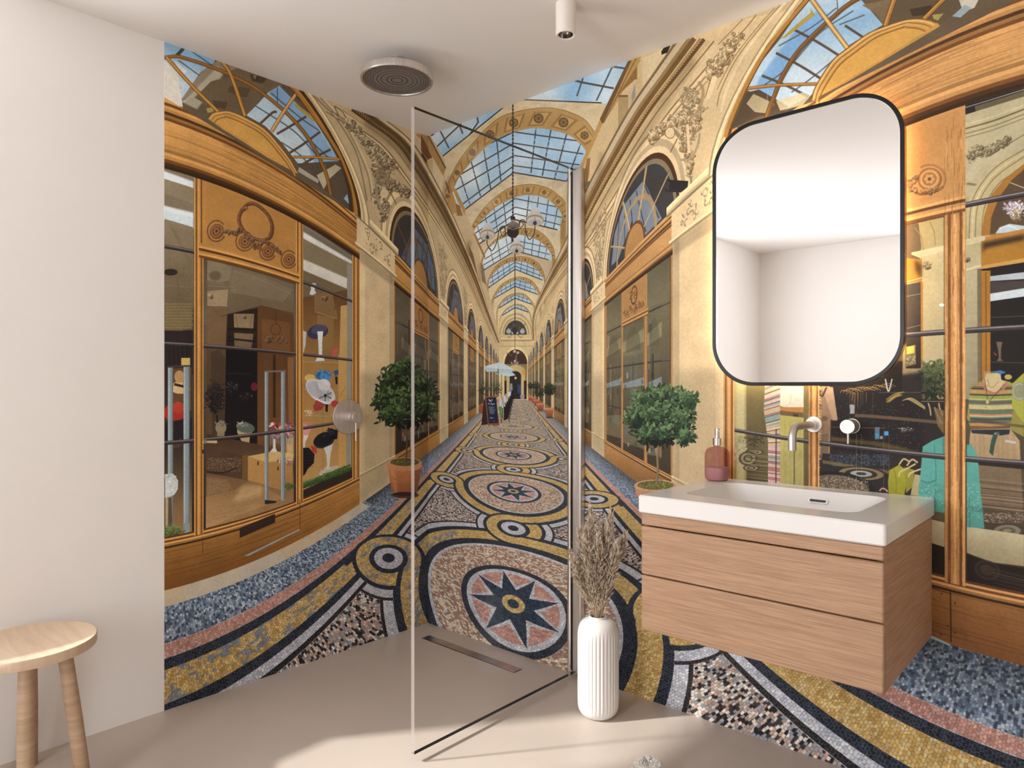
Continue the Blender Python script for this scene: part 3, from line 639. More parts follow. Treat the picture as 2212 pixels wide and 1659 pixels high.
def spandrels():
    for p in ([(1361,635),(1363,631),(1367,631),(1368,635),(1364,642),(1361,646),(1368,646)],[(1373,630),(1370,633),(1373,637),(1376,633),(1373,630)],[(1373,637),(1370,641),(1373,645),(1376,641),(1373,637)]): spx(p,1.3,(96,60,30))
    # soft shade under the cornices and inside the arch faces
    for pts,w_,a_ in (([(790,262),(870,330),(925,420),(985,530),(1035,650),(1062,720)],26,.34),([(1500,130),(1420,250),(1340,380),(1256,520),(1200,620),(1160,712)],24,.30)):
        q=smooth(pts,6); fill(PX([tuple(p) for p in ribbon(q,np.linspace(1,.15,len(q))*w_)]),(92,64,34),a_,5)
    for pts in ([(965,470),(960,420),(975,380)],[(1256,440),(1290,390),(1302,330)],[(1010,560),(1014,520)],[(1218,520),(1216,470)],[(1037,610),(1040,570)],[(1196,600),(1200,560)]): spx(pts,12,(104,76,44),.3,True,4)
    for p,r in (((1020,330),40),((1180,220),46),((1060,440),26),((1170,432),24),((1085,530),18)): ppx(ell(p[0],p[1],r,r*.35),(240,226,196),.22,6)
    z=Zc(350,80,.2532); L=(206,184,142)
    spx(z([(1290,500),(1480,690),(1640,950),(1700,1150),(1750,1400)]),3,scl(L,.7)); spx(z([(1350,520),(1560,760),(1690,1010),(1760,1200),(1790,1400)]),2,scl(L,.7)); spx(z([(1375,520),(1580,760),(1710,1010),(1780,1200),(1800,1400)]),2,scl(L,1.14))
    spx(z([(1470,590),(1500,660),(1580,760)]),2,(120,96,62)); spx(z([(1470,590),(1540,640),(1590,740)]),2,(120,96,62))
    relief(z([(1580,720),(1660,800),(1770,930),(1820,990),(1900,1080),(1920,1170)]),[7,9,12,14,16,16],300,L)
    relief(z([(1830,1080),(1850,1200),(1930,1240),(2050,1300),(2110,1340)]),[9,10,10,9,5],220,L)
    relief(z([(1850,1300),(1860,1400),(1900,1450),(1870,1560)]),[10,10,8,6],150,L); spx(z([(1820,1250),(1850,1420),(1900,1500),(1960,1440)]),5,scl(L,.8)); spx(z([(1900,1180),(1870,1420)]),5,scl(L,1.05)); spx(z([(1950,1330),(2000,1430)]),2,(120,96,62))
    ppx(ell(830,418,9,10),scl(L,1.1)); ppx(ell(826,385,15,19,rot=-20),(120,92,58),.5); 
    for i in range(7): spx(ell(823+rg.randn()*2,384+rg.randn()*3,9,13,0,300,rot=i*40,n=12),1.8,scl(L,.6+.1*(i%4)),.9)
    y=Zc(1230,100,.2411); R=(228,198,146)
    relief(y([(1440,50),(1370,110),(1300,180),(1260,290)]),[9,11,13,9],260,R,(140,104,56)); ppx(y([(1280,280),(1340,250),(1260,480),(1220,480)]),scl(R,1.06)); spx(y([(1275,280),(1215,470)]),1.6,(140,108,64))
    relief(y([(1060,400),(1100,560),(1060,640),(930,680),(800,760),(730,850)]),[14,14,14,12,12,7],420,R,(140,106,60))
    relief(y([(1120,600),(1140,700),(1080,780),(1030,860),(1050,930),(1080,1020),(1070,1160)]),[12,12,12,10,9,8,5],320,R,(140,106,60))
    for i in range(7): spx(y(ell(1065+rg.randn()*6,470+rg.randn()*12,46,80,0,300,rot=i*40,n=14)),2.2,scl(R,.6+.1*(i%4)),.95)
    spx(y([(1160,320),(1200,400),(1180,520),(1130,640)]),7,(170,138,90),.8); spx(y([(1170,780),(1150,900),(1080,1010),(1000,1020)]),5,scl(R,.78)); spx(y([(970,830),(905,955)]),2.4,(140,106,60)); spx(y([(1060,700),(1075,960)]),6,scl(R,1.04)); spx(y([(1080,640),(1250,550)]),4,scl(R,.8))
    ppx(y(ell(905,780,42,48)),scl(R,1.05)); spx(y(ell(905,780,42,48,180,400)),1.6,(150,116,66))
    w=Zc(1540,0,.3038)
    relief(w([(185,260),(120,340),(60,420),(20,520)]),[10,12,12,8],200,R,(140,106,60)); spx(w([(310,110),(220,220),(150,280)]),2,(140,108,64)); spx(w([(215,140),(40,320)]),2,(160,126,78)); spx(w([(480,40),(330,210),(170,420),(60,640),(30,760)]),2.4,(166,132,82)); spx(w([(440,60),(300,220),(140,430),(30,640)]),2.,(166,132,82)); spx(w([(520,20),(370,190),(210,410),(100,640),(60,800)]),5,(240,214,164),.8)
def leaves(cx,cy,rx,ry,n,pal,sz=7,soft=.12):
    for i in range(n):
        a=rg.rand()*6.283; r=math.sqrt(rg.rand()); x=cx+rx*r*math.cos(a)*(1+soft*rg.randn()); y=cy+ry*r*math.sin(a)*(1+soft*rg.randn())
        t=np.clip(.5-(y-cy)/ry*.42+(.3 if r>.8 else 0)*rg.rand()+rg.randn()*.22+(x-cx)/rx*-.08,0,.999)
        c=pal[int(t*len(pal))]; L=sz*(.6+.7*rg.rand()); rot=rg.rand()*360
        p=[(0,0),(L*.35,L*.2),(L*.7,L*.16),(L,0),(L*.7,-L*.14),(L*.35,-L*.18)]; k,s=math.cos(math.radians(rot)),math.sin(math.radians(rot))
        ppx([(x+u*k-v*s,y+u*s+v*k) for u,v in p],scl(c,.85+.3*rg.rand()))
GRN=[(13,17,13),(20,27,18),(28,40,25),(42,58,34),(62,84,46),(90,116,62)]
def props():
    e=Zc(1000,640,.1688); b=Zc(780,750,.2411)
    G.clip=None
    # potted shrubs far off
    for cx,cy,rx,ry,n,k in ((272,1165,66,95,150,.8),(425,1170,75,85,150,1.),):
        x,y=e([(cx,cy)])[0]; leaves(x,y,rx*.1688,ry*.1688,n,GRN[:5] if k<1 else GRN[1:],3.2)
    ppx(e([(215,1400),(265,1400),(258,1500),(222,1500)]),(150,72,50))
    for cx,cy,r,px0,px1,py0,py1 in ((872,1145,36,838,892,1275,1335),(940,1140,50,880,945,1292,1365),(985,1230,62,908,984,1322,1402),(1112,1190,76,0,0,0,0)):
        if px0: ppx(e([(px0,py0),(px1,py0),(px1-8,py1),(px0+8,py1)]),((186,104,66),(120,62,40))); ppx(e([(px0-3,py0),(px1+3,py0),(px1+2,py0+14),(px0-2,py0+14)]),(200,122,84)); spx(e([((px0+px1)/2,py0),(cx,cy)]),1,(60,46,34),1,False)
        x,y=e([(cx,cy)])[0]; leaves(x,y,r*.155,r*.165,int(r*4),GRN[:4],2.6,.05)
    ppx(e([(948,1372),(1044,1370),(1030,1470),(962,1472)]),((190,108,70),(112,60,38))); ppx(e([(944,1370),(1048,1368),(1046,1388),(946,1390)]),(204,126,88))
    spx(e([(1110,1250),(1112,1430)]),1.5,(70,52,38),1,False); ppx(e([(1055,1432),(1168,1428),(1150,1550),(1075,1553)]),((198,116,76),(120,64,42))); ppx(e([(1052,1428),(1172,1426),(1170,1450),(1054,1452)]),(212,134,96)); ppx(e(ell(1112,1552,50,9)),(70,44,34))
    x,y=e([(1112,1190)])[0]; leaves(x,y,12.4,13,330,GRN[:4],3,.05)
    # parasols, tables, chairs, menu board
    ppx(e([(420,985),(640,975),(680,1012),(610,1024),(450,1010)]),(176,204,210)); spx(e([(500,1000),(497,1290)]),1.1,(70,54,44),1,False)
    ppx(e([(275,905),(330,880),(465,848),(540,868),(655,935),(625,955),(605,992),(460,962),(310,968)]),(196,212,212)); ppx(e([(275,905),(465,930),(655,935),(605,992),(460,962),(310,968)]),(172,192,196))
    for q in ((330,880,300,950),(465,850,455,960),(540,870,605,990)): spx(e([q[:2],q[2:]]),.6,(140,160,168),.9,False)
    spx(e([(455,930),(450,1290)]),1.7,(84,66,52),1,False)
    for i in range(7):
        t=i/6; x=430+150*t; y=1420-170*t; s=1-.55*t
        ppx(e([(x-10,y-60*s),(x+90*s,y-70*s),(x+80*s,y+60*s),(x,y+90*s)]),(214,206,198) if i%2==0 else (170,160,150))
        ppx(e([(x+100*s,y-80*s),(x+150*s,y-100*s),(x+160*s,y+60*s),(x+150*s,y+150*s),(x+95*s,y+170*s),(x+105*s,y+40*s)]),(30,24,24))
        spx(e([(x+150*s,y+40*s),(x+165*s,y+190*s)]),1.2*s+.3,(20,16,16),1,False); spx(e([(x+60*s,y+40*s),(x+66*s,y+200*s)]),1.2*s+.3,(20,16,16),1,False)
        ppx(ell(*e([(x+30*s,y-60*s)])[0],2.2*s,1.8*s),(186,44,34) if i%2 else (150,40,30))
    ppx(e([(455,1420),(500,1400),(505,1500),(470,1510)]),(84,140,60))
    ppx(e([(290,1285),(270,1350),(240,1650),(300,1640),(330,1640)]),(34,24,20)); ppx(e([(285,1285),(432,1278),(472,1655),(455,1656),(330,1645),(324,1655)]),(140,72,44)); ppx(e([(302,1300),(424,1294),(458,1620),(334,1628)]),(22,32,56))
    for yy,x0,x1 in ((1330,330,385),(1345,340,370),(1378,325,352),(1380,360,410)): spx(e([(x0,yy),(x0+12,yy-9),(x0+20,yy+8),(x1-10,yy-6),(x1,yy+4)]),1.1,(226,230,236),.95)
    for i in range(9): yy=1415+i*11; spx(e([(330+i*2,yy),(350+i*2,yy-4),(378,yy+3),(400+rg.rand()*24,yy-1)]),.6,(200,208,220),.85)
    spx(e([(350,1560),(362,1550),(376,1562),(394,1552)]),1,(226,230,236),.9); spx(e([(398,1600),(412,1596)]),.8,(226,230,236),.9)
    # second chandelier
    for cx in (590,765,640,700): 
        x,y=e([(cx,450 if cx in(590,765) else 470)])[0]; s=1 if cx in(590,765) else .5; ppx(ell(x,y,5.2*s,5.*s),(168,178,186)); ppx(ell(x,y-5*s,2.6*s,2*s),(150,160,168))
    ppx(e(ell(668,440,32,40)),(52,44,40)); spx(e([(575,505),(597,535),(620,505),(668,480),(720,505),(742,530),(765,505)]),.8,(60,48,40)); spx(e([(668,480),(672,700)]),1,(64,54,46),1,False)
    for cx,cy,r in ((665,705,20),(708,722,18),(668,828,14),(630,850,9),(705,850,9)): ppx(e(ell(cx,cy,r,r)),(206,196,186),.85)
    spx(e([(600,720),(615,760),(640,740)]),.7,(170,150,130)); spx(e([(612,840),(640,870),(668,845),(700,868),(720,840)]),.8,(190,170,150))
    # big chandelier
    c=Zc(1000,380,.205)
    spx([(1108.5,216),(1108.5,470)],1.6,(52,48,50),1,False)
    for i in range(64): y=218+i*3.95; ppx(ell(1108.5,y,2.3 if i%2 else 1.2,2.2,n=8),(46,42,44)); ppx(ell(1108.2,y,.8,.9,n=6),(150,160,170),.6)
    spx(c([(552,660),(552,1560)]),1.8,(56,48,42),1,False)
    def shade(cx,cy,w,h,t=0):
        Q=lambda pts:c([(cx+x*w,cy+y*h) for x,y in pts])
        ppx(Q([(-.5,.22),(-.44,-.02),(-.3,-.2),(-.2,-.3),(-.22,-.4),(-.26,-.47),(.26,-.47),(.22,-.4),(.2,-.3),(.3,-.2),(.44,-.02),(.5,.22)]),((206,208,206),(168,164,158)))
        ppx(Q(ell(0,.2,.5,.3,n=24)),(170,134,72)); ppx(Q(ell(0,.23,.45,.25,n=24)),(196,190,184)); ppx(Q(ell(0,.3,.36,.17,n=20)),(176,170,166)); spx(Q([(0,.0),(0,.4)]),1,(110,96,82),1,False); ppx(Q(ell(0,.34,.11,.11)),(66,52,42))
    spx(c([(465,600),(420,640),(400,560),(440,530),(450,580),(420,600)]),1.8,(60,50,42)); spx(c([(455,640),(440,540),(390,560),(360,700),(310,790),(260,720),(262,640)]),1.9,(60,50,42)); spx(c([(600,560),(640,520),(620,480),(590,520)]),1.8,(60,50,42)); spx(c([(600,540),(600,480),(650,470),(665,580),(700,670),(750,620),(765,520)]),1.9,(60,50,42))
    shade(262,585,162,185); shade(762,432,190,200); 
    ppx(c([(505,445),(552,440),(548,480),(585,500),(598,560),(590,610),(560,655),(510,655),(470,610),(465,550),(480,505),(512,480)]),((150,140,124),(48,36,32))); ppx(c(ell(530,600,62,52)),(50,38,34)); spx(c([(468,545),(530,565),(596,545)]),1.4,(160,140,100)); ppx(c([(508,430),(552,430),(556,462),(504,462)]),(40,34,34)); ppx(c([(512,655),(550,655),(545,700),(515,700)]),(56,48,44))
    shade(570,735,150,170)
    # near potted trees
    ppx(b([(235,1050),(275,1300),(500,1300),(545,1060)]),((206,132,74),(150,82,44))); ppx(b([(250,1045),(300,1300),(330,1302),(300,1050)]),(226,156,98),.5,2); ppx(b([(470,1050),(455,1300),(500,1300),(545,1060)]),(120,62,36),.55,2)
    ppx(b(ell(393,1325,125,28)),(92,58,44)); ppx(b(ell(393,1316,110,20)),(60,38,30)); ppx(b(ell(393,1035,152,48)),(214,150,96)); ppx(b([(241,1035),(545,1035),(545,1075),(500,1100),(390,1112),(280,1100),(243,1075)]),(206,140,84)); ppx(b(ell(393,1028,130,36)),(96,82,40)); leaves(*b([(393,1030)])[0],29,7,160,[(70,74,34),(104,104,52),(134,128,66),(88,70,44)],3)
    for i in range(28): x=285+i*7.4; ppx(b(ell(x,1170+16*math.sin(i*.45),8,7,n=8)),(180,106,60)); 
    ppx(b(ell(335,1270,14,14)),(170,96,56)); spx(b([(262,1215),(390,1235),(520,1210)]),1,(150,86,50))
    spx(b([(408,660),(412,800),(408,920),(402,1030)]),3.4,(70,56,42)); spx(b([(406,660),(409,800),(405,920),(400,1030)]),1,(130,108,78),.8)
    x,y=b([(400,430)])[0]; leaves(x,y+2,60,64,1100,GRN[:4],11,.10)
    for dx,dy,rx,ry in ((-18,-45,34,22),(20,-24,32,30),(-42,10,30,28),(6,16,40,30),(40,28,26,26),(-28,42,26,20),(0,-62,14,18)): leaves(x+dx,y+dy,rx,ry,150,GRN[1:],12,.2)
    r=Zc(1230,480,.3617)
    ppx(r([(390,1570),(400,1625),(420,1660),(640,1660),(640,1570)]),(190,130,88)); ppx(r(ell(515,1572,128,36)),(196,152,112)); ppx(r(ell(515,1570,108,27)),(104,100,44)); leaves(*r([(515,1570)])[0],36,9,240,[(84,92,34),(120,124,52),(146,142,70),(90,74,46)],4)
    spx(r([(535,1340),(528,1400),(530,1480),(522,1570)]),5.2,(112,92,64)); spx(r([(532,1340),(525,1400),(527,1480),(519,1570)]),1.6,(160,138,100),.8)
    x,y=r([(545,1165)])[0]; leaves(x,y,66,58,1200,GRN[:4],12,.10)
    for dx,dy,rx,ry in ((-30,-42,36,16),(10,-48,40,16),(44,-30,30,18),(-46,-4,26,22),(0,-4,40,26),(44,12,26,26),(-14,34,36,16),(62,-40,16,10),(54,42,14,10)): leaves(x+dx,y+dy,rx,ry,150,[(26,38,27),(38,56,34),(52,76,44),(72,100,58),(96,124,76)],13,.2)
    y=Zc(1230,100,.2411)
    ppx(y([(870,1195),(1068,1210),(1062,1262),(1000,1312),(865,1305),(858,1260)]),(40,36,36)); ppx(y([(870,1200),(905,1225),(890,1304),(858,1262)]),(64,58,56))
def hat(cx,cy,rx,ry,rot,c,crown=1):
    ppx(ell(cx,cy,rx,ry,rot=rot),c); ppx(ell(cx,cy+ry*.15,rx*.92,ry*.8,rot=rot),scl(c,.88)); 
    if crown: ppx(ell(cx,cy-ry*.35,rx*.48,ry*.75,rot=rot),scl(c,1.1)); spx(ell(cx,cy-ry*.1,rx*.48,ry*.5,200,340,rot=rot),2,scl(c,.6),.8)
def shop_left():
    L2=Zc(350,450,.2110); L3=Zc(350,750,.27125); L1=Zc(350,80,.2532)
    def pane(v0,v1,h0,h1): clipm([(-1.68,v0,h0),(-1.68,v1,h0),(-1.68,v1,h1),(-1.68,v0,h1)])
    def clipm(p):
        c=cover(MD(p)); m=np.zeros((G.H,G.W),np.float32); x0,y0,k=c; m[y0:y0+k.shape[0],x0:x0+k.shape[1]]=k; G.clip=m
    # far left window
    pane(-.1,.255,.225,2.08)
    ppx(L1([(0,1050),(280,1160),(280,1700),(0,1700)]),(138,122,96))
    ppx(L1([(20,1145),(270,1235),(270,1300),(20,1220)]),(232,242,244),1,1); ppx(L1([(20,1210),(270,1290),(270,1430),(20,1330)]),(150,134,104)); ppx(L1([(20,1440),(270,1530),(270,1640),(20,1560)]),(214,232,236),1,1); ppx(L1([(20,1440),(270,1500),(270,1540),(20,1480)]),(238,246,246),.9,1)
    ppx(L2([(30,110),(320,195),(330,1000),(30,1000)]),((150,132,100),(112,94,66)))
    ppx(L2([(60,130),(150,250),(280,500),(300,600),(240,500),(120,260)]),(128,110,80),.7,1)
    ppx(L2([(30,640),(320,690),(320,760),(30,720)]),(124,104,76)); spx(L2([(30,790),(320,810)]),1,(150,130,96),.8,False)
    ppx(L2(ell(90,655,72,34)),(46,38,32)); spx(L2([(80,400),(85,640)]),.5,(90,80,64),.8,False); spx(L2([(140,690),(200,940)]),.5,(70,60,50),.8,False)
    ppx(L2([(30,1250),(320,1250),(320,1700),(30,1700)]),(44,34,34))
    ppx(L2([(30,960),(180,960),(290,1010),(308,1080),(300,1230),(200,1255),(30,1250)]),(120,100,62))
    for i in range(14):
        for j in range(9):
            x=40+i*20+(j%2)*10; y=985+j*30; ppx(L2(ell(x,y,9,12,n=8)),(176,156,104),.9); ppx(L2(ell(x,y+2,5,8,n=8)),(84,68,42),.9)
    ppx(L3([(25,0),(240,0),(240,720),(25,760)]),((40,32,34),(70,52,36))); 
    for x in (60,95,130,165,200): spx(L3([(x,0),(x+4,130)]),2,(24,20,24),.9,False)
    ppx(L3([(155,85),(225,85),(225,145),(155,145)]),(214,186,96))
    ppx(L3([(90,170),(235,160),(235,500),(90,560)]),(104,70,40)); hat(*L3([(140,300)])[0],14,8,0,(208,170,110),1); ppx(L3(ell(140,235,40,50)),(196,152,90)); ppx(L3(ell(150,335,75,36)),(222,186,128)); ppx(L3([(100,285),(180,305),(180,325),(100,305)]),(52,36,28))
    ppx(L3(ell(100,520,85,72)),(176,46,32)); ppx(L3(ell(130,480,46,46)),(196,60,38)); ppx(L3([(25,600),(240,560),(240,760),(25,780)]),(36,30,34))
    ppx(L3([(25,780),(240,750),(240,1500),(25,1530)]),((52,40,36),(172,130,78)))
    for k in range(6): spx(L3(ell(110,700+k*8,40+k*4,60,200,340,n=10)),.8,(150,110,66),.7)
    for x0,x1 in ((48,90),(172,222)): ppx(L3([(x0,150),(x1,150),(x1,1480 if x0>100 else 1420),(x0,1480 if x0>100 else 1420)]),(142,158,162)); ppx(L3([(x0+4,160),(x0+14,160),(x0+14,1400),(x0+4,1400)]),(176,196,198)); ppx(L3([(x1-8,160),(x1-2,160),(x1-2,1400),(x1-8,1400)]),(92,104,110)); 
    ppx(L3([(48,150),(222,142),(222,155),(50,164)]),(70,64,60))
    ppx(L3([(25,1010),(90,1005),(130,1060),(128,1130),(100,1175),(25,1200)]),(206,212,208)); 
    for i in range(40): x,y=L3([(30+85*rg.rand(),1020+140*rg.rand())])[0]; ppx(ell(x,y,3,2,n=6),scl((210,218,214),.82+.3*rg.rand()),.8)
    ppx(L3([(28,1200),(80,1190),(85,1440),(30,1440)]),(190,160,120)); ppx(L3([(52,1195),(78,1195),(84,1430),(50,1430)]),(96,80,66))
    leaves(*L3([(80,1465)])[0],24,14,400,[(44,66,30),(62,90,40),(88,122,54),(112,150,70)],4)
    # glazed door
    pane(.304,.914,.225,1.66)
    ppx(L2([(465,500),(1350,780),(1360,1480),(460,1400)]),((126,110,82),(104,84,58)))
    ppx(L2([(465,510),(720,600),(690,740),(600,760),(465,740)]),(140,126,96)); ppx(L2([(730,620),(1000,690),(1340,830),(1250,950),(700,850)]),(132,116,88))
    for q in ([(720,640),(700,780),(690,800)],[(740,650),(980,720),(1320,880)],[(700,860),(900,890),(1240,960)],[(465,790),(720,810),(735,840)],[(465,760),(650,780)]): spx(L2(q),1,(158,142,112),.7)
    ppx(L2(ell(545,690,60,50)),(104,88,64),.8,1); ppx(L2([(465,850),(680,830),(665,1000),(660,1110),(465,1000)]),(164,142,104)); relief(L2([(500,900),(640,910)]),[3,3],30,(164,142,104),(110,92,62),3)
    ppx(L2([(465,1000),(665,1005),(655,1440),(465,1400)]),(124,96,62)); spx(L2([(465,990),(680,1000)]),1,(176,154,116),.9,False)
    ppx(L2([(670,1085),(1020,1000),(1350,1090),(1355,1490),(655,1440)]),(104,66,34)); ppx(L2([(670,1085),(980,1020),(975,1440),(655,1440)]),(44,30,22)); spx(L2([(600,1110),(1020,1000),(1350,1080)]),1,(48,34,24),.9,False)
    ppx(L2([(735,1080),(945,1080),(935,1230),(740,1220)]),(150,124,88)); spx(L2([(755,1090),(775,1220)]),.8,(90,70,48)); spx(L2([(925,1090),(905,1220)]),.8,(90,70,48)); relief(L2([(845,1110),(845,1190)]),[2,2],20,(150,124,88),(80,60,40),3)
    for h in (1245,1330,1365): ppx(L2([(670,h-16),(970,h-8),(970,h+6),(670,h)]),(24,20,20))
    ppx(L2([(740,1275),(935,1285),(930,1350),(740,1330)]),(130,106,74)); ppx(L2([(740,1350),(930,1370),(910,1440),(745,1430)]),(120,98,70))
    ppx(L2([(1020,1130),(1310,1170),(1310,1470),(1025,1440)]),(122,80,40)); spx(L2(ell(1165,1240,48,56)),1,(60,38,22)); 
    for i in range(14): x,y=L2([(1050+230*rg.rand(),1320+50*rg.rand())])[0]; curl(x,y,3,(66,42,24),.8)
    spx(L2([(1166,1030),(1166,1190)]),.8,(40,30,24),.9,False)
    ppx(L2([(650,1445),(980,1460),(980,1660),(650,1660)]),(16,14,20)); ppx(L2([(900,1455),(980,1460),(980,1660),(900,1660)]),(22,30,34))
    # lower door
    ppx(L3([(355,0),(1050,50),(1050,860),(355,860)]),((74,54,36),(60,42,28))); ppx(L3([(355,0),(510,10),(510,700),(355,720)]),(92,68,44)); ppx(L3([(390,40),(460,20),(505,90),(505,700),(400,700)]),(70,52,38),.8)
    ppx(L3([(510,15),(760,25),(770,760),(500,800)]),((14,12,18),(26,20,24))); ppx(L3([(760,25),(1050,50),(1050,840),(760,840)]),((96,60,30),(120,78,40))); ppx(L3([(885,60),(905,60),(905,560),(885,560)]),(56,34,20)); ppx(L3([(1000,80),(1050,80),(1050,640),(1010,640)]),(140,96,52))
    leaves(*L3([(420,400)])[0],19,32,420,[(16,12,18),(24,18,26),(34,26,32),(50,40,40)],6); ppx(L3([(430,540),(445,540),(450,640),(440,640)]),(24,20,24))
    ppx(L3(ell(470,640,44,50)),(150,132,96)); ppx(L3([(440,680),(500,680),(485,800),(440,790)]),(140,120,84)); leaves(*L3([(475,605)])[0],12,5,50,[(90,90,84),(150,150,140)],4)
    ppx(L3([(600,650),(735,640),(700,720),(690,850),(650,850),(640,760),(600,680)]),(186,160,114)); ppx(L3(ell(665,640,75,42,rot=12)),(92,108,92)); for_=[leaves(*L3([(640,615)])[0],13,5,50,[(130,140,126),(190,190,176)],4)]
    ppx(L3(ell(735,315,26,34)),(110,24,44)); leaves(*L3([(670,395)])[0],14,10,26,[(120,80,44),(180,140,90)],2.5); leaves(*L3([(560,330)])[0],12,14,40,[(40,40,44),(90,90,92)],4)
    spx(L3([(515,210),(700,212)]),.8,(90,84,84),.8,False)
    ppx(L3([(355,690),(1050,830),(1050,1260),(355,1440)]),((70,48,32),(176,134,82)))
    ppx(L3([(355,790),(640,860),(640,1050),(350,1000)]),(84,60,40)); 
    for i in range(420): x,y=L3([(360+270*rg.rand(),880+110*rg.rand())])[0]; ppx(ell(x,y,1.3,.7,n=5),(160,130,98),.6)
    spx(L3([(355,990),(480,1000),(600,960)]),4,(44,34,32),.8); ppx(L3([(355,1030),(470,1045),(560,1110),(540,1160),(420,1200),(350,1190)]),(140,104,66),.9,1)
    for i in range(300): x,y=L3([(360+180*rg.rand(),1050+130*rg.rand())])[0]; ppx(ell(x,y,1.2,.7,n=5),(176,144,106),.5)
    ppx(L3([(640,860),(700,860),(700,1060),(640,1060)]),(120,84,46))
    ppx(L3([(350,1190),(560,1150),(700,1060),(830,1120),(960,1200),(820,1260),(350,1440)]),((150,110,62),(190,150,98))); ppx(L3([(640,1100),(800,1100),(800,1180),(560,1230)]),(220,184,124),.6,3)
    for i in range(22): a=rg.rand(); x=370+a*420; y=1180+rg.rand()*220-a*60; spx(L3([(x,y),(x+120,y-30)]),.7,(120,84,46),.4,False)
    ppx(L3([(685,870),(900,830),(1050,860),(1040,950),(1045,1120),(960,1140),(685,1060)]),(178,130,70)); ppx(L3([(685,870),(835,910),(835,1095),(685,1055)]),(190,142,76)); ppx(L3([(685,868),(900,826),(1050,850),(1040,900),(835,915)]),(214,176,108)); spx(L3([(835,912),(835,1095)]),1,(116,78,40),.9,False); ppx(L3([(760,910),(772,910),(770,940),(760,940)]),(70,46,28)); ppx(L3([(920,950),(930,950),(930,980),(920,980)]),(70,46,28))
    ppx(L3([(985,620),(1050,630),(1050,880),(990,870)]),(226,190,120),.9,2)
    for i in range(90):
        x,y=L3([(850+190*rg.rand(),610+110*rg.rand())])[0]; ppx(ell(x,y,4.5*(.5+rg.rand()),3*(.5+rg.rand()),n=8,rot=rg.rand()*180),[(214,110,120),(232,224,224),(120,60,110),(40,36,60),(196,60,60),(140,190,170),(236,170,120),(90,80,160)][rg.randint(8)],.9)
    for i in range(26): x=862+i*6.5; ppx(L3([(x,700),(x+3,700),(x+4,760+30*rg.rand()),(x,770)]),(70,72,76) if i%2 else (190,190,190),.8)
    ppx(L3([(885,730),(905,730),(905,800),(918,830),(860,835),(885,800)]),(222,220,210)); leaves(*L3([(980,905)])[0],18,7,80,[(120,160,150),(200,60,60),(220,220,220),(60,90,110)],4)
    leaves(*L3([(1010,1105)])[0],11,6,160,[(44,66,30),(62,90,40),(88,122,54)],3.4)
    for x0,x1 in ((818,848),(948,982)): ppx(L3([(x0,195),(x1,190),(x1,1215),(x0,1225)]),(138,150,152)); ppx(L3([(x0+3,200),(x0+10,200),(x0+10,1215),(x0+3,1215)]),(172,192,194)); ppx(L3([(x1-7,200),(x1-2,200),(x1-2,1210),(x1-7,1210)]),(90,98,104))
    ppx(L3([(815,188),(985,184),(985,196),(816,200)]),(120,112,104)); ppx(L3([(820,1215),(915,1225),(905,1240),(820,1250)]),(40,38,42))
    # right hand window of the left shop
    pane(.974,1.5,.225,2.08)
    ppx(L2([(1445,150),(1960,500),(1960,900),(1445,900)]),(138,122,92))
    ppx(L2([(1445,190),(1960,520),(1960,560),(1445,250)]),(120,116,104)); ppx(L2([(1445,240),(1945,540),(1940,572),(1445,310)]),(232,232,222),1,1); ppx(L2([(1445,310),(1910,580),(1905,730),(1445,510)]),(140,124,94))
    ppx(L2([(1445,520),(1900,720),(1895,825),(1445,635)]),(222,220,206),1,1); ppx(L2([(1445,635),(1895,830),(1570,890),(1445,910)]),(122,104,74)); ppx(L2([(1895,560),(1955,590),(1955,1560),(1895,1560)]),(150,148,136))
    ppx(L2([(1445,915),(1895,835),(1895,1700),(1445,1700)]),((104,70,36),(176,128,66))); ppx(L2([(1560,890),(1740,850),(1800,1130),(1560,1060)]),(140,106,64)); ppx(L2([(1590,1090),(1760,1120),(1750,1500),(1590,1480)]),(150,112,62)); ppx(L2([(1830,1000),(1895,990),(1895,1560),(1815,1560)]),(206,166,98)); spx(L2([(1570,1060),(1790,1130)]),2,(176,140,88),.9,False); spx(L2([(1760,1040),(1840,880),(1890,850)]),5,(120,84,44),.8)
    relief(L2([(1670,920),(1680,1000)]),[3,3],30,(150,112,62),(80,54,30),3)
    ppx(L2([(1525,790),(1545,765),(1575,770),(1580,800),(1560,830),(1580,870),(1540,890),(1510,880),(1525,830)]),(222,226,222))
    ppx(L3([(1118,50),(1515,100),(1510,960),(1118,1140)]),((168,122,62),(196,150,86))); ppx(L3([(1405,60),(1470,100),(1470,940),(1405,960)]),(206,160,84)); ppx(L3([(1470,90),(1508,105),(1505,950),(1468,940)]),(152,152,138)); spx(L3([(1410,400),(1468,310)]),1,(150,108,54),.8,False)
    for h,x0 in ((120,1118),(340,1118),(548,1118)): spx(L3([(x0,h-4),(1405,h+2)]),1.6,(150,176,160),.8,False)
    spx(L3([(1280,450),(1282,980)]),1.4,(150,120,70),1,False); ppx(L3([(1270,975),(1295,975),(1318,1030),(1235,1035)]),(196,186,160))
    # hats on stands
    ppx(L2(ell(1595,1265,108,72,rot=-14)),(56,54,86)); ppx(L2(ell(1610,1240,80,46,rot=-14)),(84,80,104),.8); ppx(L2([(1590,1260),(1650,1260),(1640,1370),(1640,1500),(1668,1560),(1570,1565),(1605,1500),(1600,1370)]),(226,230,228)); ppx(L2([(1445,1250),(1480,1270),(1470,1400),(1450,1480),(1440,1480)]),(200,200,190))
    ppx(L2([(1740,1460),(1790,1420),(1800,1440),(1770,1500),(1765,1540),(1740,1490)]),(214,84,72))
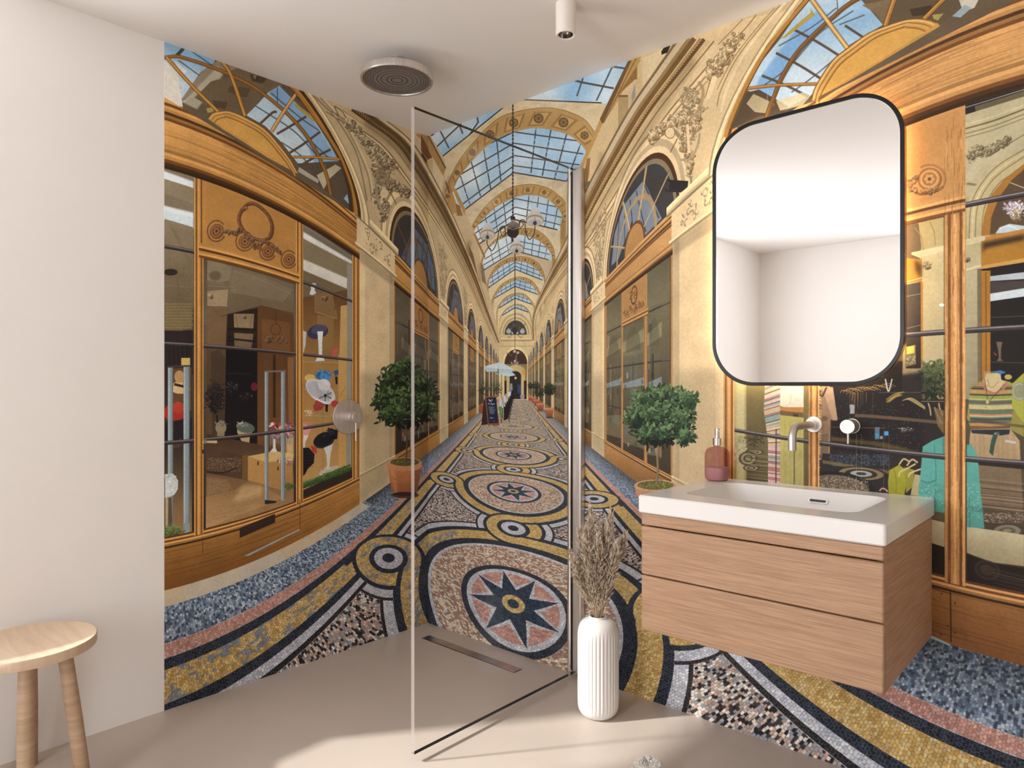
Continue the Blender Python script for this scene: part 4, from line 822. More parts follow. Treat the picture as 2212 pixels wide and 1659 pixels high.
    ppx(L3(ell(1180,245,44,30)),(222,188,96)); ppx(L3(ell(1285,225,64,38,rot=6)),(36,110,176)); ppx(L3(ell(1300,240,46,30,rot=6)),(70,140,200)); leaves(*L3([(1285,205)])[0],15,5,40,[(30,90,150),(80,150,210)],5)
    ppx(L3([(1365,190),(1405,180),(1405,215),(1380,230)]),(30,90,140)); ppx(L3([(1378,235),(1398,235),(1398,290),(1385,300)]),(36,30,34))
    ppx(L3(ell(1262,352,135,78,rot=36)),(206,208,212)); ppx(L3(ell(1250,350,112,58,rot=36)),(188,190,196)); ppx(L3(ell(1290,300,52,46,rot=20)),(214,214,214)); ppx(L3(ell(1262,352,135,78,250,330,rot=36)),(230,232,236),.8)
    for i in range(9): a=-60+i*30; spx(L3([(1300,385),(1300+58*math.cos(math.radians(a)),385+46*math.sin(math.radians(a)))]),3.2,(96,100,100) if i%2 else (166,168,168),.9)
    spx(L3([(1225,290),(1250,350),(1290,380)]),6,(176,178,180),.9); ppx(L3(ell(1300,385,12,12)),(30,32,34))
    ppx(L3([(1205,470),(1230,420),(1300,455),(1270,500),(1215,510)]),(170,60,56)); ppx(L3([(1300,455),(1322,455),(1320,515),(1302,512)]),(26,26,32)); ppx(L3(ell(1375,450,30,26)),(190,56,52)); leaves(*L3([(1170,522)])[0],7,6,30,[(226,196,160),(246,226,200)],4)
    ppx(L3(ell(1155,640,50,48,rot=-20)),(206,130,110)); ppx(L3([(1120,600),(1190,640),(1160,710),(1120,700)]),(222,150,136)); ppx(L3([(1128,700),(1168,700),(1140,760),(1140,800),(1120,800)]),(214,212,200))
    ppx(L3(ell(1290,740,88,60,rot=-24)),(26,26,34)); ppx(L3([(1320,640),(1350,650),(1400,660),(1395,730),(1330,740)]),(20,24,34)); leaves(*L3([(1345,690)])[0],13,9,60,[(14,16,24),(40,46,58)],6); spx(L3(ell(1290,740,80,50,180,330,rot=-24)),1,(90,94,104),.7)
    ppx(L3([(1290,800),(1360,770),(1340,870),(1335,950),(1360,970),(1290,975),(1315,940),(1310,860)]),(206,208,196)); ppx(L3([(1180,780),(1230,800),(1235,850),(1200,830)]),(200,56,50))
    ppx(L3([(1112,800),(1170,800),(1215,850),(1210,920),(1160,970),(1140,1010),(1118,1030)]),(24,20,24)); 
    for i in range(6): spx(L3([(1118,830+i*26),(1165,820+i*26),(1208,850+i*20)]),1,(66,58,60),.6)
    ppx(L3([(1290,1030),(1405,985),(1405,940),(1290,960)]),(196,200,190),.6)
    ppx(L3([(1112,1085),(1500,930),(1500,985),(1112,1130)]),(52,78,36)); 
    for t in np.linspace(0,1,14): x,y=L3([(1120+375*t,1098-140*t)])[0]; leaves(x,y,8,6,60,[(40,62,30),(56,84,38),(80,112,52),(104,140,66)],3.6)
    G.clip=None
    # glazing bars again over the goods
    S=Side(-1,(0,)*3,(0,)*3,(0,)*3,None)
    for a,b,top in ((-.1,.255,2.08),(.304,.914,1.66),(.974,1.5,2.08)):
        for h in (.70,1.20,1.69):
            if h<top-.1: S.r(a,b,h-.009,h+.009,(66,56,56)); S.r(a,b,h+.001,h+.006,(134,122,118)); S.r(a,b,h-.012,h-.007,(36,28,26))
    # carved wreath and scrolls
    W=(122,78,46); w=Zc(350,450,.2110)
    for d,c,k in ((1.5,(96,56,20),7.),(0,scl(W,.85),6.4),(-.8,scl(W,1.35),2.2)):
        spx(w([(x+d/.21,y+d/.21) for x,y in [(870,-14),(810,30),(785,110),(815,200),(880,270),(960,315),(1050,325),(1110,280),(1125,180),(1090,80),(1020,0),(940,-50),(870,-40),(850,0)]]),k,c,.95)
    for i in range(60):
        a=i/60*6.283; x,y=w([(955+165*math.cos(a)-38*math.sin(a)*.2,145+175*math.sin(a)+60*math.cos(a))])[0]; ppx(ell(x,y,2.8,1.1,rot=i*6+40,n=7),scl(W,.7+.5*rg.rand()),.8)
    for cx,cy,rx,ry in ((560,235,62,72),(848,340,60,66),(1085,440,56,62),(1300,525,52,60)):
        cc=w([(cx,cy)])[0]; a,b=rx*.21,ry*.21
        for d,c in ((1.4,(110,64,22)),(0,W)): ppx(ell(cc[0]+d,cc[1]+d,a*1.06,b*1.06,rot=30),c)
        ppx(ell(*cc,a*.9,b*.9,rot=30),(170,112,50)); spx(ell(*cc,a*.86,b*.86,rot=30),1.4,scl(W,1.3),.9); ppx(ell(*cc,a*.68,b*.68,rot=30),scl(W,.9))
        for i in range(6): ppx(ell(cc[0]+a*.36*math.cos(i*1.047),cc[1]+b*.36*math.sin(i*1.047),a*.2,b*.17,n=8),scl(W,1.4)); 
        ppx(ell(*cc,a*.15,b*.15),scl(W,.5))
        spx([(cc[0]+a*1.5*math.cos(t),cc[1]+b*1.5*math.sin(t)) for t in np.linspace(2.6,5.4 if cx in(848,1085) else 5.6,12)],3,W,.95)
        spx([(cc[0]-.5+a*1.5*math.cos(t),cc[1]+b*1.45*math.sin(t)) for t in np.linspace(.5,2.6,12)],3.4,scl(W,.85),.95); spx([(cc[0]-.8+a*1.5*math.cos(t),cc[1]-1+b*1.45*math.sin(t)) for t in np.linspace(.6,2.5,12)],1.2,scl(W,1.4),.8)
    relief(w([(640,240),(740,250),(800,220),(900,300),(980,400),(1040,340),(1150,400),(1220,470)]),[2.4,4,3,4,6,3,4,2],170,(150,98,58),(90,54,28),4)
    # hardware
    ppx(L3([(323,745),(440,742),(440,765),(345,762),(325,765)]),(196,172,120)); ppx(L3(ell(345,752,14,16)),(150,124,76)); ppx(L3(ell(328,830,8,18)),(60,44,28))
    ppx(L3([(620,1440),(900,1325),(902,1395),(620,1518)]),(52,34,26)); spx(L3([(640,1460),(890,1358)]),.8,(78,52,38),.8,False); ppx(L3([(655,1660),(1098,1445),(1098,1456),(690,1660)]),(150,158,166)); spx(L3([(323,1515),(327,1640)]),1.2,(84,50,20),.9,False); spx(L3([(1097,1210),(1099,1450)]),1.2,(84,50,20),.9,False)
    # lunette
    lun=L1([(-20,490),(-20,-80),(600,0),(1150,480),(1330,740),(1540,1050),(1600,1200),(1630,1500)]); clip_to(lun)
    ppx(lun,(104,88,66))
    ppx(L1([(20,0),(460,190),(440,230),(200,560),(20,540)]),sky); ppx(L1([(430,230),(480,200),(660,260),(500,330),(260,520),(150,560),(330,300)]),(150,136,110)); ppx(L1([(480,250),(520,330),(300,620),(180,560)]),(196,188,162),.8,1)
    ppx(L1([(170,95),(205,100),(140,170),(108,160)]),(84,72,58)); spx(L1([(240,115),(430,245)]),2.4,(78,84,92),.9,False); spx(L1([(140,200),(320,330)]),2.4,(78,84,92),.9,False); spx(L1([(30,340),(160,440)]),2.4,(78,84,92),.9,False)
    ppx(L1([(25,200),(140,320),(160,470),(180,600),(20,560)]),(234,228,212)); ppx(L1([(110,200),(220,300),(150,330)]),(240,238,232),.8,1)
    ppx(L1([(280,520),(420,380),(620,330),(860,480),(820,560),(700,680),(480,640)]),(112,94,66)); ppx(L1([(430,540),(560,560),(540,620),(450,600)]),(84,68,46)); ppx(L1([(580,420),(760,440),(720,520),(560,470)]),(94,76,52))
    ppx(L1([(640,260),(1040,400),(980,480),(900,480),(560,330)]),(120,100,70)); ppx(L1([(750,320),(900,350),(860,400),(770,380)]),(82,66,46)); relief(L1([(800,345),(860,365)]),[3,3],24,(110,92,64),(60,46,30),3)
    blue=L1([(720,670),(830,560),(900,480),(1000,420),(1100,520),(1320,740),(1420,900),(1490,1030),(1500,1060),(1310,1170),(1160,1080),(1020,900),(880,760)]); ppx(blue,sky); ppx(L1([(900,480),(1000,420),(1100,520),(1320,740),(1490,1030),(1500,1060),(1320,1160),(1240,900),(1040,620)]),(112,164,214),.75,2)
    for q in ([(800,590),(1120,800),(1320,1010)],[(930,480),(1180,690),(1340,800)],[(1020,900),(1180,1010),(1320,1170)],[(1280,900),(1430,1040)]): spx(L1(q),3,(84,88,92),.85)
    for q in ([(840,740),(940,650),(980,640)],[(980,830),(1100,760),(1230,680)],[(1090,990),(1200,920),(1350,810)],[(1180,1100),(1300,1030),(1440,960)]): spx(L1(q),5.2,(88,70,56),.95)
    ppx(L1([(1160,1080),(1500,1060),(1560,1160),(1620,1500),(1380,1300),(1180,1150)]),(92,78,60)); ppx(L1([(1320,1180),(1480,1090),(1530,1120),(1430,1210),(1380,1300)]),(196,182,148)); ppx(L1([(1170,1110),(1340,1220),(1330,1250),(1160,1150)]),(176,170,150)); ppx(L1([(1550,1380),(1580,1340),(1600,1430)]),(150,180,210)); spx(L1([(1395,1080),(1400,1230)]),.6,(190,190,190),.7,False)
    spx(L1([(985,430),(985,560)]),1.4,(40,42,46),.9,False)
    for q in ([(1150,480),(1300,640),(1440,860),(1540,1060),(1610,1300),(1625,1500)],): spx(L1(q),14,(70,48,26),.9)
    ppx(L1([(1130,560),(1320,700),(1330,740),(1290,720),(1140,600)]),(184,158,70)); ppx(L1([(380,610),(440,600),(440,640),(390,650)]),(176,158,80))
    def bar(q,w,c=(190,132,52)): 
        spx(L1(q),w+2,(84,52,20),.9); spx(L1(q),w,c,1); spx(L1([(x-4,y-5) for x,y in q]),w*.3,scl(c,1.25),.9)
    bar([(20,178),(120,168),(200,185),(400,250),(580,325),(800,440),(1040,630),(1200,800),(1300,950),(1365,1080),(1410,1200),(1440,1350)],6,(150,98,38))
    bar([(40,175),(240,400),(480,640)],6); bar([(515,215),(590,330),(710,675)],7); bar([(1150,480),(1040,640),(935,810)],6.5,(204,156,88)); bar([(1120,1025),(1340,1030),(1535,1047)],4)
    G.clip=None
    spx(L1([(1060,400),(1150,480),(1330,720),(1470,930),(1545,1080),(1620,1300),(1650,1500)]),7,(184,126,46)); spx(L1([(1070,420),(1140,485),(1320,730),(1460,940),(1535,1080),(1610,1300),(1635,1500)]),2,(112,70,26))
    H=L1([(395,700),(430,650),(480,635),(580,632),(720,690),(880,785),(1010,930),(1100,1050),(1135,1120),(1155,1150),(1155,1168),(900,1030),(700,900),(520,790)])
    ppx(H,(214,156,66)); ppx(L1([(455,730),(500,705),(580,695),(720,745),(860,850),(970,970),(1050,1070),(1100,1120)]),(222,164,74))
    for d,c,w_ in ((0,(120,78,28),1.5),(10,(232,176,92),3),(24,(150,100,40),1.4),(34,(214,158,72),3),(50,(140,90,34),2)):
        spx(L1([(x+ (d*.9 if x<500 else -d*.35),y+d) for x,y in [(400,690),(430,655),(480,640),(580,636),(720,694),(880,790),(1005,930),(1095,1050),(1150,1150)]]),w_,c,.95)
def shop_right():
    A=Zc(1540,0,.3038); B=Zc(1930,350,.3013); C=Zc(1940,780,.4096); D=Zc(1560,780,.2260)
    def pane(v0,v1,h0,h1):
        c=cover(MD([(1.68,v0,h0),(1.68,v1,h0),(1.68,v1,h1),(1.68,v0,h1)])); m=np.zeros((G.H,G.W),np.float32); x0,y0,k=c; m[y0:y0+k.shape[0],x0:x0+k.shape[1]]=k; G.clip=m
    # left window (v .974-1.5) and door (v .3-.914), seen under and beside the mirror
    pane(.974,1.5,.225,2.08)
    ppx(D([(60,0),(240,0),(240,1300),(60,1300)]),((196,176,116),(150,140,84))); ppx(D([(140,50),(215,50),(215,1300),(140,1300)]),(206,192,136),.6,1)
    ppx(D([(235,0),(900,0),(900,1300),(235,1300)]),((136,118,66),(84,72,44))); ppx(D([(235,0),(480,0),(440,700),(235,760)]),((150,132,74),(90,76,42)),.8,3)
    leaves(*D([(170,830)])[0],12,30,150,[(190,182,140),(160,156,110)],6); leaves(*D([(320,740)])[0],18,18,160,[(60,56,34),(96,88,52)],6)
    for k,(cx,cy,rx,ry) in enumerate(((310,870,90,26),(250,930,90,70),(280,1020,80,34))):
        for t,c in ((1,(64,56,44)),(.78,(170,156,104)),(.5,(58,50,42)),(.3,(160,148,110))): ppx(D(ell(cx,cy,rx*t,ry*t)),c,.8)
    for i in range(26): yy=880+rg.rand()*260; spx(D([(240,yy),(420,yy+20),(760,yy+50)]),1.4,(58,48,34) if i%2 else (156,140,92),.6)
    # striped shawl
    st=[(206,150,144),(92,150,136),(210,200,170),(150,60,70),(190,184,60),(196,160,130),(60,66,70),(214,170,160)]
    x0=lambda y:400+(y>500)*40*min(1,(y-500)/250.) if y>500 else 400
    for i in range(74):
        y=200+i*14; xl=np.interp(y,[200,450,600,760,1300],[410,400,420,440,440]); xr=np.interp(y,[200,1300],[556,560]); sk=np.interp(y,[200,600,900],[-60,-36,16])
        ppx(D([(xl,y-sk*.3),(xr,y+sk*.7),(xr,y+sk*.7+9),(xl,y-sk*.3+9)]),st[rg.randint(8)]); ppx(D([(xl,y-sk*.3+9),(xr,y+sk*.7+9),(xr,y+sk*.7+14),(xl,y-sk*.3+14)]),(214,196,180))
    ppx(D([(512,650),(524,650),(522,1180),(508,1180)]),(70,50,50),.8)
    ppx(D([(556,240),(780,240),(780,440),(720,452),(660,450),(600,440),(556,430)]),(226,206,178)); spx(D([(600,440),(650,400),(660,300)]),1.6,(190,166,140),.7); ppx(D([(556,440),(780,440),(780,490),(556,480)]),(188,124,62)); ppx(D([(556,470),(780,500),(780,530),(690,540),(556,510)]),(112,84,58)); ppx(D([(680,505),(730,505),(730,540),(680,540)]),(70,50,40))
    ppx(D([(556,515),(780,540),(780,1300),(556,1300)]),((186,172,84),(176,166,96))); 
    for x in (600,650,700,745): spx(D([(x,560),(x+4,1200)]),2,(150,138,62),.6,True,1)
    spx(D([(690,770),(690,1200)]),2.4,(60,50,34),.9,False); ppx(D([(556,860),(780,860),(780,1300),(556,1300)]),(150,134,80),.35,2)
    # door glass
    pane(.372,.914,.225,1.66)
    ppx(D([(880,0),(2130,0),(2130,1400),(880,1400)]),((38,30,26),(46,38,36)))
    ppx(B([(90,440),(360,350),(360,1700),(60,1700)]),((196,170,108),(150,132,90))); ppx(B([(90,450),(180,440),(200,600),(190,700),(90,690)]),(120,96,64)); ppx(B([(205,680),(360,640),(360,1650),(205,1650)]),((206,184,128),(176,160,118))); ppx(B([(130,650),(360,600),(360,640),(190,690),(130,665)]),(222,200,150)); spx(B([(150,470),(200,540),(215,630)]),2,(160,130,84)); spx(B([(260,430),(290,500),(300,600)]),2,(160,130,84)); relief(B([(240,740),(340,700)]),[5,7],60,(206,184,128),(110,90,56),5)
    ppx(B([(95,690),(205,700),(205,860),(95,870)]),(190,132,44)); ppx(B([(150,700),(205,740),(200,840),(160,780)]),(70,44,20),.8,2); spx(B([(95,860),(205,830)]),2,(222,186,120)); ppx(B([(95,880),(200,860),(200,1480),(90,1480)]),((84,72,58),(44,34,28))); ppx(B([(195,860),(212,860),(212,1500),(198,1500)]),(188,124,44))
    ppx(B(ell(345,1026,18,11)),(250,246,230)); spx(B([(90,965),(196,945)]),.8,(196,186,160)); spx(B([(90,1195),(196,1170)]),.8,(176,160,130))
    ppx(B([(85,1330),(160,1310),(160,1450),(85,1470)]),(120,104,70)); ppx(B([(95,1325),(150,1315),(150,1370),(95,1380)]),(214,190,70)); 
    for i in range(30): x,y=B([(90+70*rg.rand(),1390+60*rg.rand())])[0]; ppx(ell(x,y,1,1,n=5),(220,210,180))
    leaves(*B([(290,1560)])[0],30,38,560,[(30,34,20),(46,54,30),(70,80,44),(96,104,60)],12)
    ppx(D([(1060,240),(1920,100),(1930,900),(1060,850)]),(30,24,24),.9,2)
    ppx(D([(880,240),(1030,240),(1060,420),(1100,570),(1040,560),(1030,900),(880,900)]),(150,116,84)); ppx(D([(950,240),(1060,250),(1105,560),(1060,570),(1020,450)]),(176,140,106)); spx(D([(910,240),(950,340),(1000,250)]),4,(60,44,36),.9)
    for i in range(30):
        y=250+i*27; ppx(D([(890,y-20),(950,y+10),(950,y+22),(890,y-8)]),st[rg.randint(8)],.9)
    ppx(D([(950,700),(1020,690),(1015,930),(940,930)]),(120,96,72)); ppx(D(ell(980,548,30,26)),(110,84,60))
    for i in range(16):
        x=1130+i*28; y=300-i*4+rg.randn()*6; spx(D([(x,y),(x+20,y-24),(x+60,y-14),(x+110,y+8)]),1.3,(176,136,70),.8)
    for i in range(18): x=1150+rg.rand()*300; spx(D([(x,300),(x-6+rg.randn()*4,300+rg.rand()*220)]),1.5,(140,104,56) if i%2 else (90,70,48),.7)
    for i in range(10): x=1560+rg.rand()*60; y=400-rg.rand()*40; spx(D([(x,y),(x+70,y-50),(x+130,y-70)]),1.4,(176,150,60),.8); 
    for i in range(8): spx(D([(1720+i*6,380-i*3),(1800,350+i*4),(1880,390+i*5),(1940,440+i*3)]),1.4,(184,160,90),.7)
    for i in range(260):
        x,y=D([(1080+860*rg.rand(),400+520*rg.rand())])[0]; ppx(ell(x,y,.9,.8,n=5),[(180,160,110),(110,90,60),(190,200,200),(90,110,80)][rg.randint(4)],.7)
    spx(D([(1560,170),(1590,290),(1625,170)]),3,(206,202,196),.9); spx(D([(1500,300),(1900,300)]),1,(150,140,110),.7,False)
    ppx(D([(1220,415),(1265,415),(1265,500),(1225,505)]),(150,150,150)); spx(D([(1270,520),(1400,525),(1700,550),(2120,590)]),7,(112,88,56),.8); spx(D([(1030,630),(1560,640)]),1.6,(120,92,40),.8,False); ppx(D([(1040,720),(1560,780),(1900,870),(1900,900),(1400,800),(1040,760)]),(130,106,30),.55,1)
    ppx(D([(1460,630),(1505,630),(1505,745),(1460,750)]),(90,110,124)); ppx(D([(1462,690),(1500,690),(1500,735),(1462,735)]),(60,150,180)); ppx(D([(1548,670),(1590,670),(1590,710),(1550,712)]),(80,150,210)); ppx(D([(1510,715),(1535,715),(1535,745),(1510,745)]),(150,160,170)); leaves(*D([(1750,655)])[0],16,4,60,[(130,140,126),(190,196,190)],3)
    # floor mirrored in the glass
    ppx(D([(960,880),(1600,930),(1880,1010),(1880,1400),(880,1400)]),(44,38,36)); 
    for i in range(460): x,y=D([(1030+560*rg.rand(),890+110*rg.rand())])[0]; ppx(ell(x,y,2.4,.8,n=5,rot=8),[(70,96,128),(96,124,156),(50,66,90)][rg.randint(3)],.55)
    spx(D([(960,960),(1200,1000),(1600,1060)]),7,(150,122,66),.6)
    for t,c in ((1,(34,30,32)),(.86,(150,128,82)),(.62,(34,30,32)),(.42,(178,178,170)),(.2,(34,30,32))): ppx(D(ell(1330,1075,250*t,70*t,rot=4)),c,.85)
    ppx(D(ell(1130,1190,330,130,rot=8)),(30,26,28),.9); ppx(D(ell(1120,1200,290,110,rot=8)),(110,92,74)); 
    for i in range(700): a=rg.rand()*6.28; r=math.sqrt(rg.rand()); x,y=D([(1130+285*r*math.cos(a),1195+105*r*math.sin(a))])[0]; ppx(ell(x,y,1.4,.8,n=5),(206,186,150) if i%2 else (50,42,40),.8)
    for x in (1285,1335,1545,1595): spx(D([(x,700),(x,1230)]),.8,(170,160,130),.6,False)
    # clothes on the rail
    ppx(D([(1600,1040),(1690,990),(1760,1040),(1770,1100),(1740,1300),(1590,1260),(1585,1150)]),((166,160,38),(150,144,30))); ppx(D([(1740,1010),(1840,1040),(1820,1200),(1760,1260)]),(146,140,40)); ppx(D([(1840,1080),(1900,1090),(1890,1290),(1800,1280)]),(176,160,110)); spx(D([(1640,1020),(1665,1150),(1660,1260)]),1.6,(112,108,24),.7)
    for q in ([(1690,990),(1735,935),(1790,960)],[(1765,1000),(1815,940),(1870,970)],[(1690,1105),(1700,1060),(1760,1030),(1850,980)],[(1780,1110),(1800,1070),(1900,1030)]): spx(D(q),3.6,(206,178,120)); 
    for q in ([(1970,400),(1985,450),(1995,520)],[(2070,400),(2080,450),(2110,520)],[(2030,440),(2060,520),(2100,600)]): spx(D(q),3,(196,168,110))
    spx(D([(1900,385),(2120,385)]),1.2,(176,166,140),.9,False); ppx(D([(2020,440),(2120,470),(2120,700),(2060,620)]),(130,104,66),.8)
    spx(D([(1505,1240),(1530,1215),(1570,1230),(1580,1250)]),3,(222,150,140))
    teal=(84,164,148)
    ppx(C([(130,450),(180,420),(245,395),(245,790),(105,750),(110,700)]),teal); 
    pane(.974-10,-0,0,.01); 
    G.clip=None
    pane(-.9,.302,.225,2.08)
    ppx(B([(510,-450),(940,-600),(940,1700),(510,1700)]),(176,160,118))
    ppx(A([(1780,690),(2212,560),(2212,820),(1780,870)]),(40,34,30)); spx(A([(1790,730),(2212,600)]),2,(190,186,176),.9,False); spx(A([(1790,770),(2212,640)]),2,(170,166,156),.9,False); ppx(A([(1860,760),(2212,650),(2212,690),(1870,800)]),(104,92,64)); ppx(A([(1790,820),(2212,690),(2212,1400),(1790,1400)]),(190,176,134))
    for o,c,w in ((0,(110,92,46),3.4),(36,(120,104,60),2),(64,(120,104,60),1.6),(-30,(214,200,160),2)): spx(A([(1790,920+o),(2000,860+o),(2212,780+o)]),w,c,.9)
    relief(A([(2110,990),(1980,1060),(1860,1080),(1830,1120)]),[5,9,12,10],170,(186,172,128),(90,76,48)); ppx(A([(1880,1120),(1940,1130),(1850,1290),(1790,1270)]),(196,184,142)); spx(A([(2212,960),(2080,1040)]),1.6,(120,104,66)); ppx(A([(1810,1300),(1880,1310),(1860,1325),(1800,1315)]),(140,120,80))
    ppx(B([(540,700),(520,300),(560,240),(640,120),(760,10),(880,-60),(940,-80),(940,600)]),(196,178,126)); 
    for o,c,w in ((0,(130,108,58),2),(22,(214,198,150),3),(44,(120,98,50),1.6),(90,(120,98,50),1.6)): spx(B([(540+o,560),(560+o,300+o*.4),(650+o,130+o*.5),(760+o*.9,20+o*.8),(940,-90+o*1.2)]),w,c,.9)
    ppx(B([(630,530),(650,380),(700,240),(790,130),(940,20),(940,520)]),(176,116,42)); ppx(B([(690,520),(700,400),(760,250),(850,130),(940,50),(940,500)]),(92,70,46)); spx(B([(835,150),(940,190)]),2,(214,196,140),.9,False)
    leaves(*B([(865,330)])[0],20,15,150,[(206,200,204),(236,232,236),(180,160,180)],8); leaves(*B([(880,385)])[0],12,12,60,[(130,112,80),(176,150,110)],7); ppx(B([(730,515),(760,470),(830,445),(940,460),(940,500)]),(190,204,206)); spx(B([(760,480),(830,460),(900,490)]),2,(226,234,236),.8)
    ppx(B([(650,540),(940,480),(940,510),(655,570)]),(190,130,52)); ppx(B([(520,555),(640,530),(660,545),(650,570),(520,600)]),(214,196,148)); ppx(B([(520,600),(625,575),(625,740),(520,770)]),(190,174,128)); relief(B([(530,700),(560,670)]),[3,4],26,(196,180,132),(110,92,58),4); ppx(B([(520,765),(630,735),(630,755),(520,785)]),(212,196,150)); ppx(B([(520,790),(612,770),(612,1700),(520,1700)]),((190,176,132),(150,140,106))); ppx(B([(600,770),(628,765),(628,1700),(604,1700)]),(120,104,74))
    ppx(B([(628,570),(940,510),(940,700),(628,745)]),(178,122,34)); ppx(B([(640,580),(940,520),(940,560),(660,620),(640,660)]),(50,32,16),.9,2); ppx(B([(628,745),(940,690),(940,715),(628,770)]),(206,152,66))
    ppx(B([(628,770),(940,720),(940,1700),(628,1700)]),(30,24,20)); ppx(B([(628,780),(695,780),(695,1700),(632,1700)]),(176,116,32)); spx(B([(662,790),(664,1640)]),2,(110,66,16),.9,False); ppx(B([(693,820),(940,790),(940,840),(693,855)]),(176,190,190)); ppx(B([(693,860),(940,850),(940,920),(693,950)]),(70,60,56)); ppx(B([(693,945),(940,905),(940,965),(693,1000)]),(206,220,220)); spx(B([(700,1115),(940,1105)]),1,(120,104,90),.9,False); spx(B([(700,1435),(940,1440)]),1,(120,104,90),.9,False)
    ppx(B([(735,1290),(780,1290),(770,1350),(770,1410),(785,1428),(740,1428),(755,1400),(750,1350)]),(110,92,76)); ppx(B([(710,1360),(740,1380),(735,1390)]),(200,60,50)); ppx(B([(650,1500),(760,1500),(760,1700),(640,1700)]),(176,166,124),.5)
    # mannequin in striped knit
    pane(-.9,.302,.225,1.69)
    K=lambda y:[(np.interp(y,[95,130,200,300,380],[470,385,370,378,380]),np.interp(y,[95,130,200,300,380],[560,620,620,600,585]))]
    ppx(C([(465,65),(540,62),(545,110),(520,150),(470,150),(455,100)]),(206,186,130)); ppx(C([(500,55),(540,48),(570,60),(540,70)]),(60,120,190)); ppx(C(ell(580,84,20,14)),(190,166,84))
    cols=[(150,164,70),(196,120,96),(92,112,84),(206,176,120),(120,76,60),(176,150,60),(206,140,110),(84,120,110),(190,180,110),(70,60,52)]
    ppx(C([(385,130),(455,100),(520,150),(560,100),(640,130),(664,180),(664,400),(590,360),(385,360),(362,300)]),(150,140,60))
    for i in range(32):
        y=108+i*8; xl=np.interp(y,[95,140,200,370],[450,385,372,384]); xr=np.interp(y,[95,140,200,370],[575,625,615,585]); ppx(C([(xl,y),((xl+xr)/2,y+5),(xr,y),(xr,y+8),((xl+xr)/2,y+13),(xl,y+8)]),cols[rg.randint(10)])
    ppx(C([(448,100),(470,150),(510,165),(550,140),(565,108),(540,95),(470,95)]),(210,188,136)); spx(C([(440,105),(462,150),(508,170),(556,146),(572,108)]),4,(190,112,96)); spx(C([(455,95),(470,190),(470,215),(500,190),(560,120)]),1.4,(90,64,30)); ppx(C(ell(471,215,9,10)),(206,176,120)); spx(C([(470,95),(490,140),(530,110)]),1.2,(150,120,50))
    for p in ((470,130),(462,170),(463,243),(484,205)): ppx(C(ell(p[0],p[1],5,5)),(176,140,60))
    ppx(C([(383,360),(590,355),(640,420),(660,800),(400,760),(375,420)]),((190,158,112),(150,120,84))); 
    for x in (405,430,450,525,550,575,610): spx(C([(x,380),(x+8,760)]),2.4,(140,110,76),.6,True,1)
    ppx(C([(383,362),(590,360),(585,385),(540,392),(390,380)]),(40,50,50)); ppx(C([(505,375),(530,372),(510,440),(500,500),(480,480),(490,420)]),(52,84,72)); leaves(*C([(520,382)])[0],6,3,20,[(180,176,150)],3)
    ppx(C([(600,120),(664,60),(664,330),(640,300),(600,240)]),(170,170,60)); ppx(C(ell(640,160,40,50)),(140,140,136),.7); spx(C(ell(640,160,34,40,60,300)),2,(200,200,200),.6); spx(C([(565,420),(620,430)]),5,(196,200,210),.8); spx(C([(362,320),(460,320),(664,345)]),6,(60,46,36),.5)
    ppx(C([(360,540),(664,530),(664,1300),(360,1300)]),(90,76,56),.55); ppx(C([(400,520),(664,540),(664,570),(400,545)]),(44,36,30))
    for i in range(30): y=600+rg.rand()*260; spx(C([(362,y),(500,y+12),(664,y+30)]),1.8,(176,150,120) if i%2 else (60,44,36),.45)
    for t,c in ((1,(70,62,52)),(.8,(176,164,130)),(.5,(80,70,58)),(.25,(170,160,130))): ppx(C(ell(575,893,90*t,38*t)),c,.6)
    ppx(C([(440,800),(664,820),(664,860),(440,850)]),(90,74,60),.6); 
    for i in range(160): x,y=C([(450+210*rg.rand(),800+50*rg.rand())])[0]; ppx(ell(x,y,1.6,1,n=5),(206,180,150),.6)
    ppx(C([(362,870),(664,915),(664,1080),(500,1060),(362,1010)]),((206,194,150),(176,160,116))); spx(C([(362,1012),(500,1062),(664,1085)]),2,(70,58,40),.9)
    ppx(C([(362,1016),(500,1066),(664,1090),(664,1300),(362,1300)]),(38,30,24)); 
    for t,c in ((1,(70,54,40)),(.8,(40,30,26)),(.55,(76,60,46))): ppx(C(ell(470,1100,70*t,50*t,rot=20)),c,.7)
    for i in range(16): y=1080+rg.rand()*160; spx(C([(500,y),(664,y+40)]),1.6,(86,68,52),.6)
    ppx(C([(362,440),(385,438),(420,500),(430,640),(455,880),(362,875)]),teal); spx(C([(375,700),(378,875)]),2,scl(teal,.7),.7); ppx(C([(362,760),(445,770),(452,800),(362,790)]),scl(teal,.8),.8)
    for i in range(120): x,y=C([(364+70*rg.rand(),640+200*rg.rand())])[0]; ppx(ell(x,y,2,.8,n=5),(170,210,196),.5)
    pane(.372,.914,.225,1.66)
    ppx(C([(165,780),(245,790),(245,1300),(165,1300)]),(40,32,26)); ppx(C([(165,830),(245,850),(245,980),(165,955)]),((206,194,150),(176,160,116))); ppx(C([(170,785),(245,800),(245,850),(170,828)]),(110,92,66))
    ppx(C([(130,450),(180,420),(245,395),(245,800),(180,790),(105,720),(118,600)]),teal); spx(C([(190,440),(200,600),(190,780)]),2,scl(teal,.72),.7); spx(C([(120,630),(160,640),(195,628)]),2,scl(teal,.6),.8); ppx(C([(110,640),(245,650),(245,720),(105,700)]),scl(teal,.9),.6); spx(C([(237,400),(240,500)]),2,(60,100,96),.8,False)
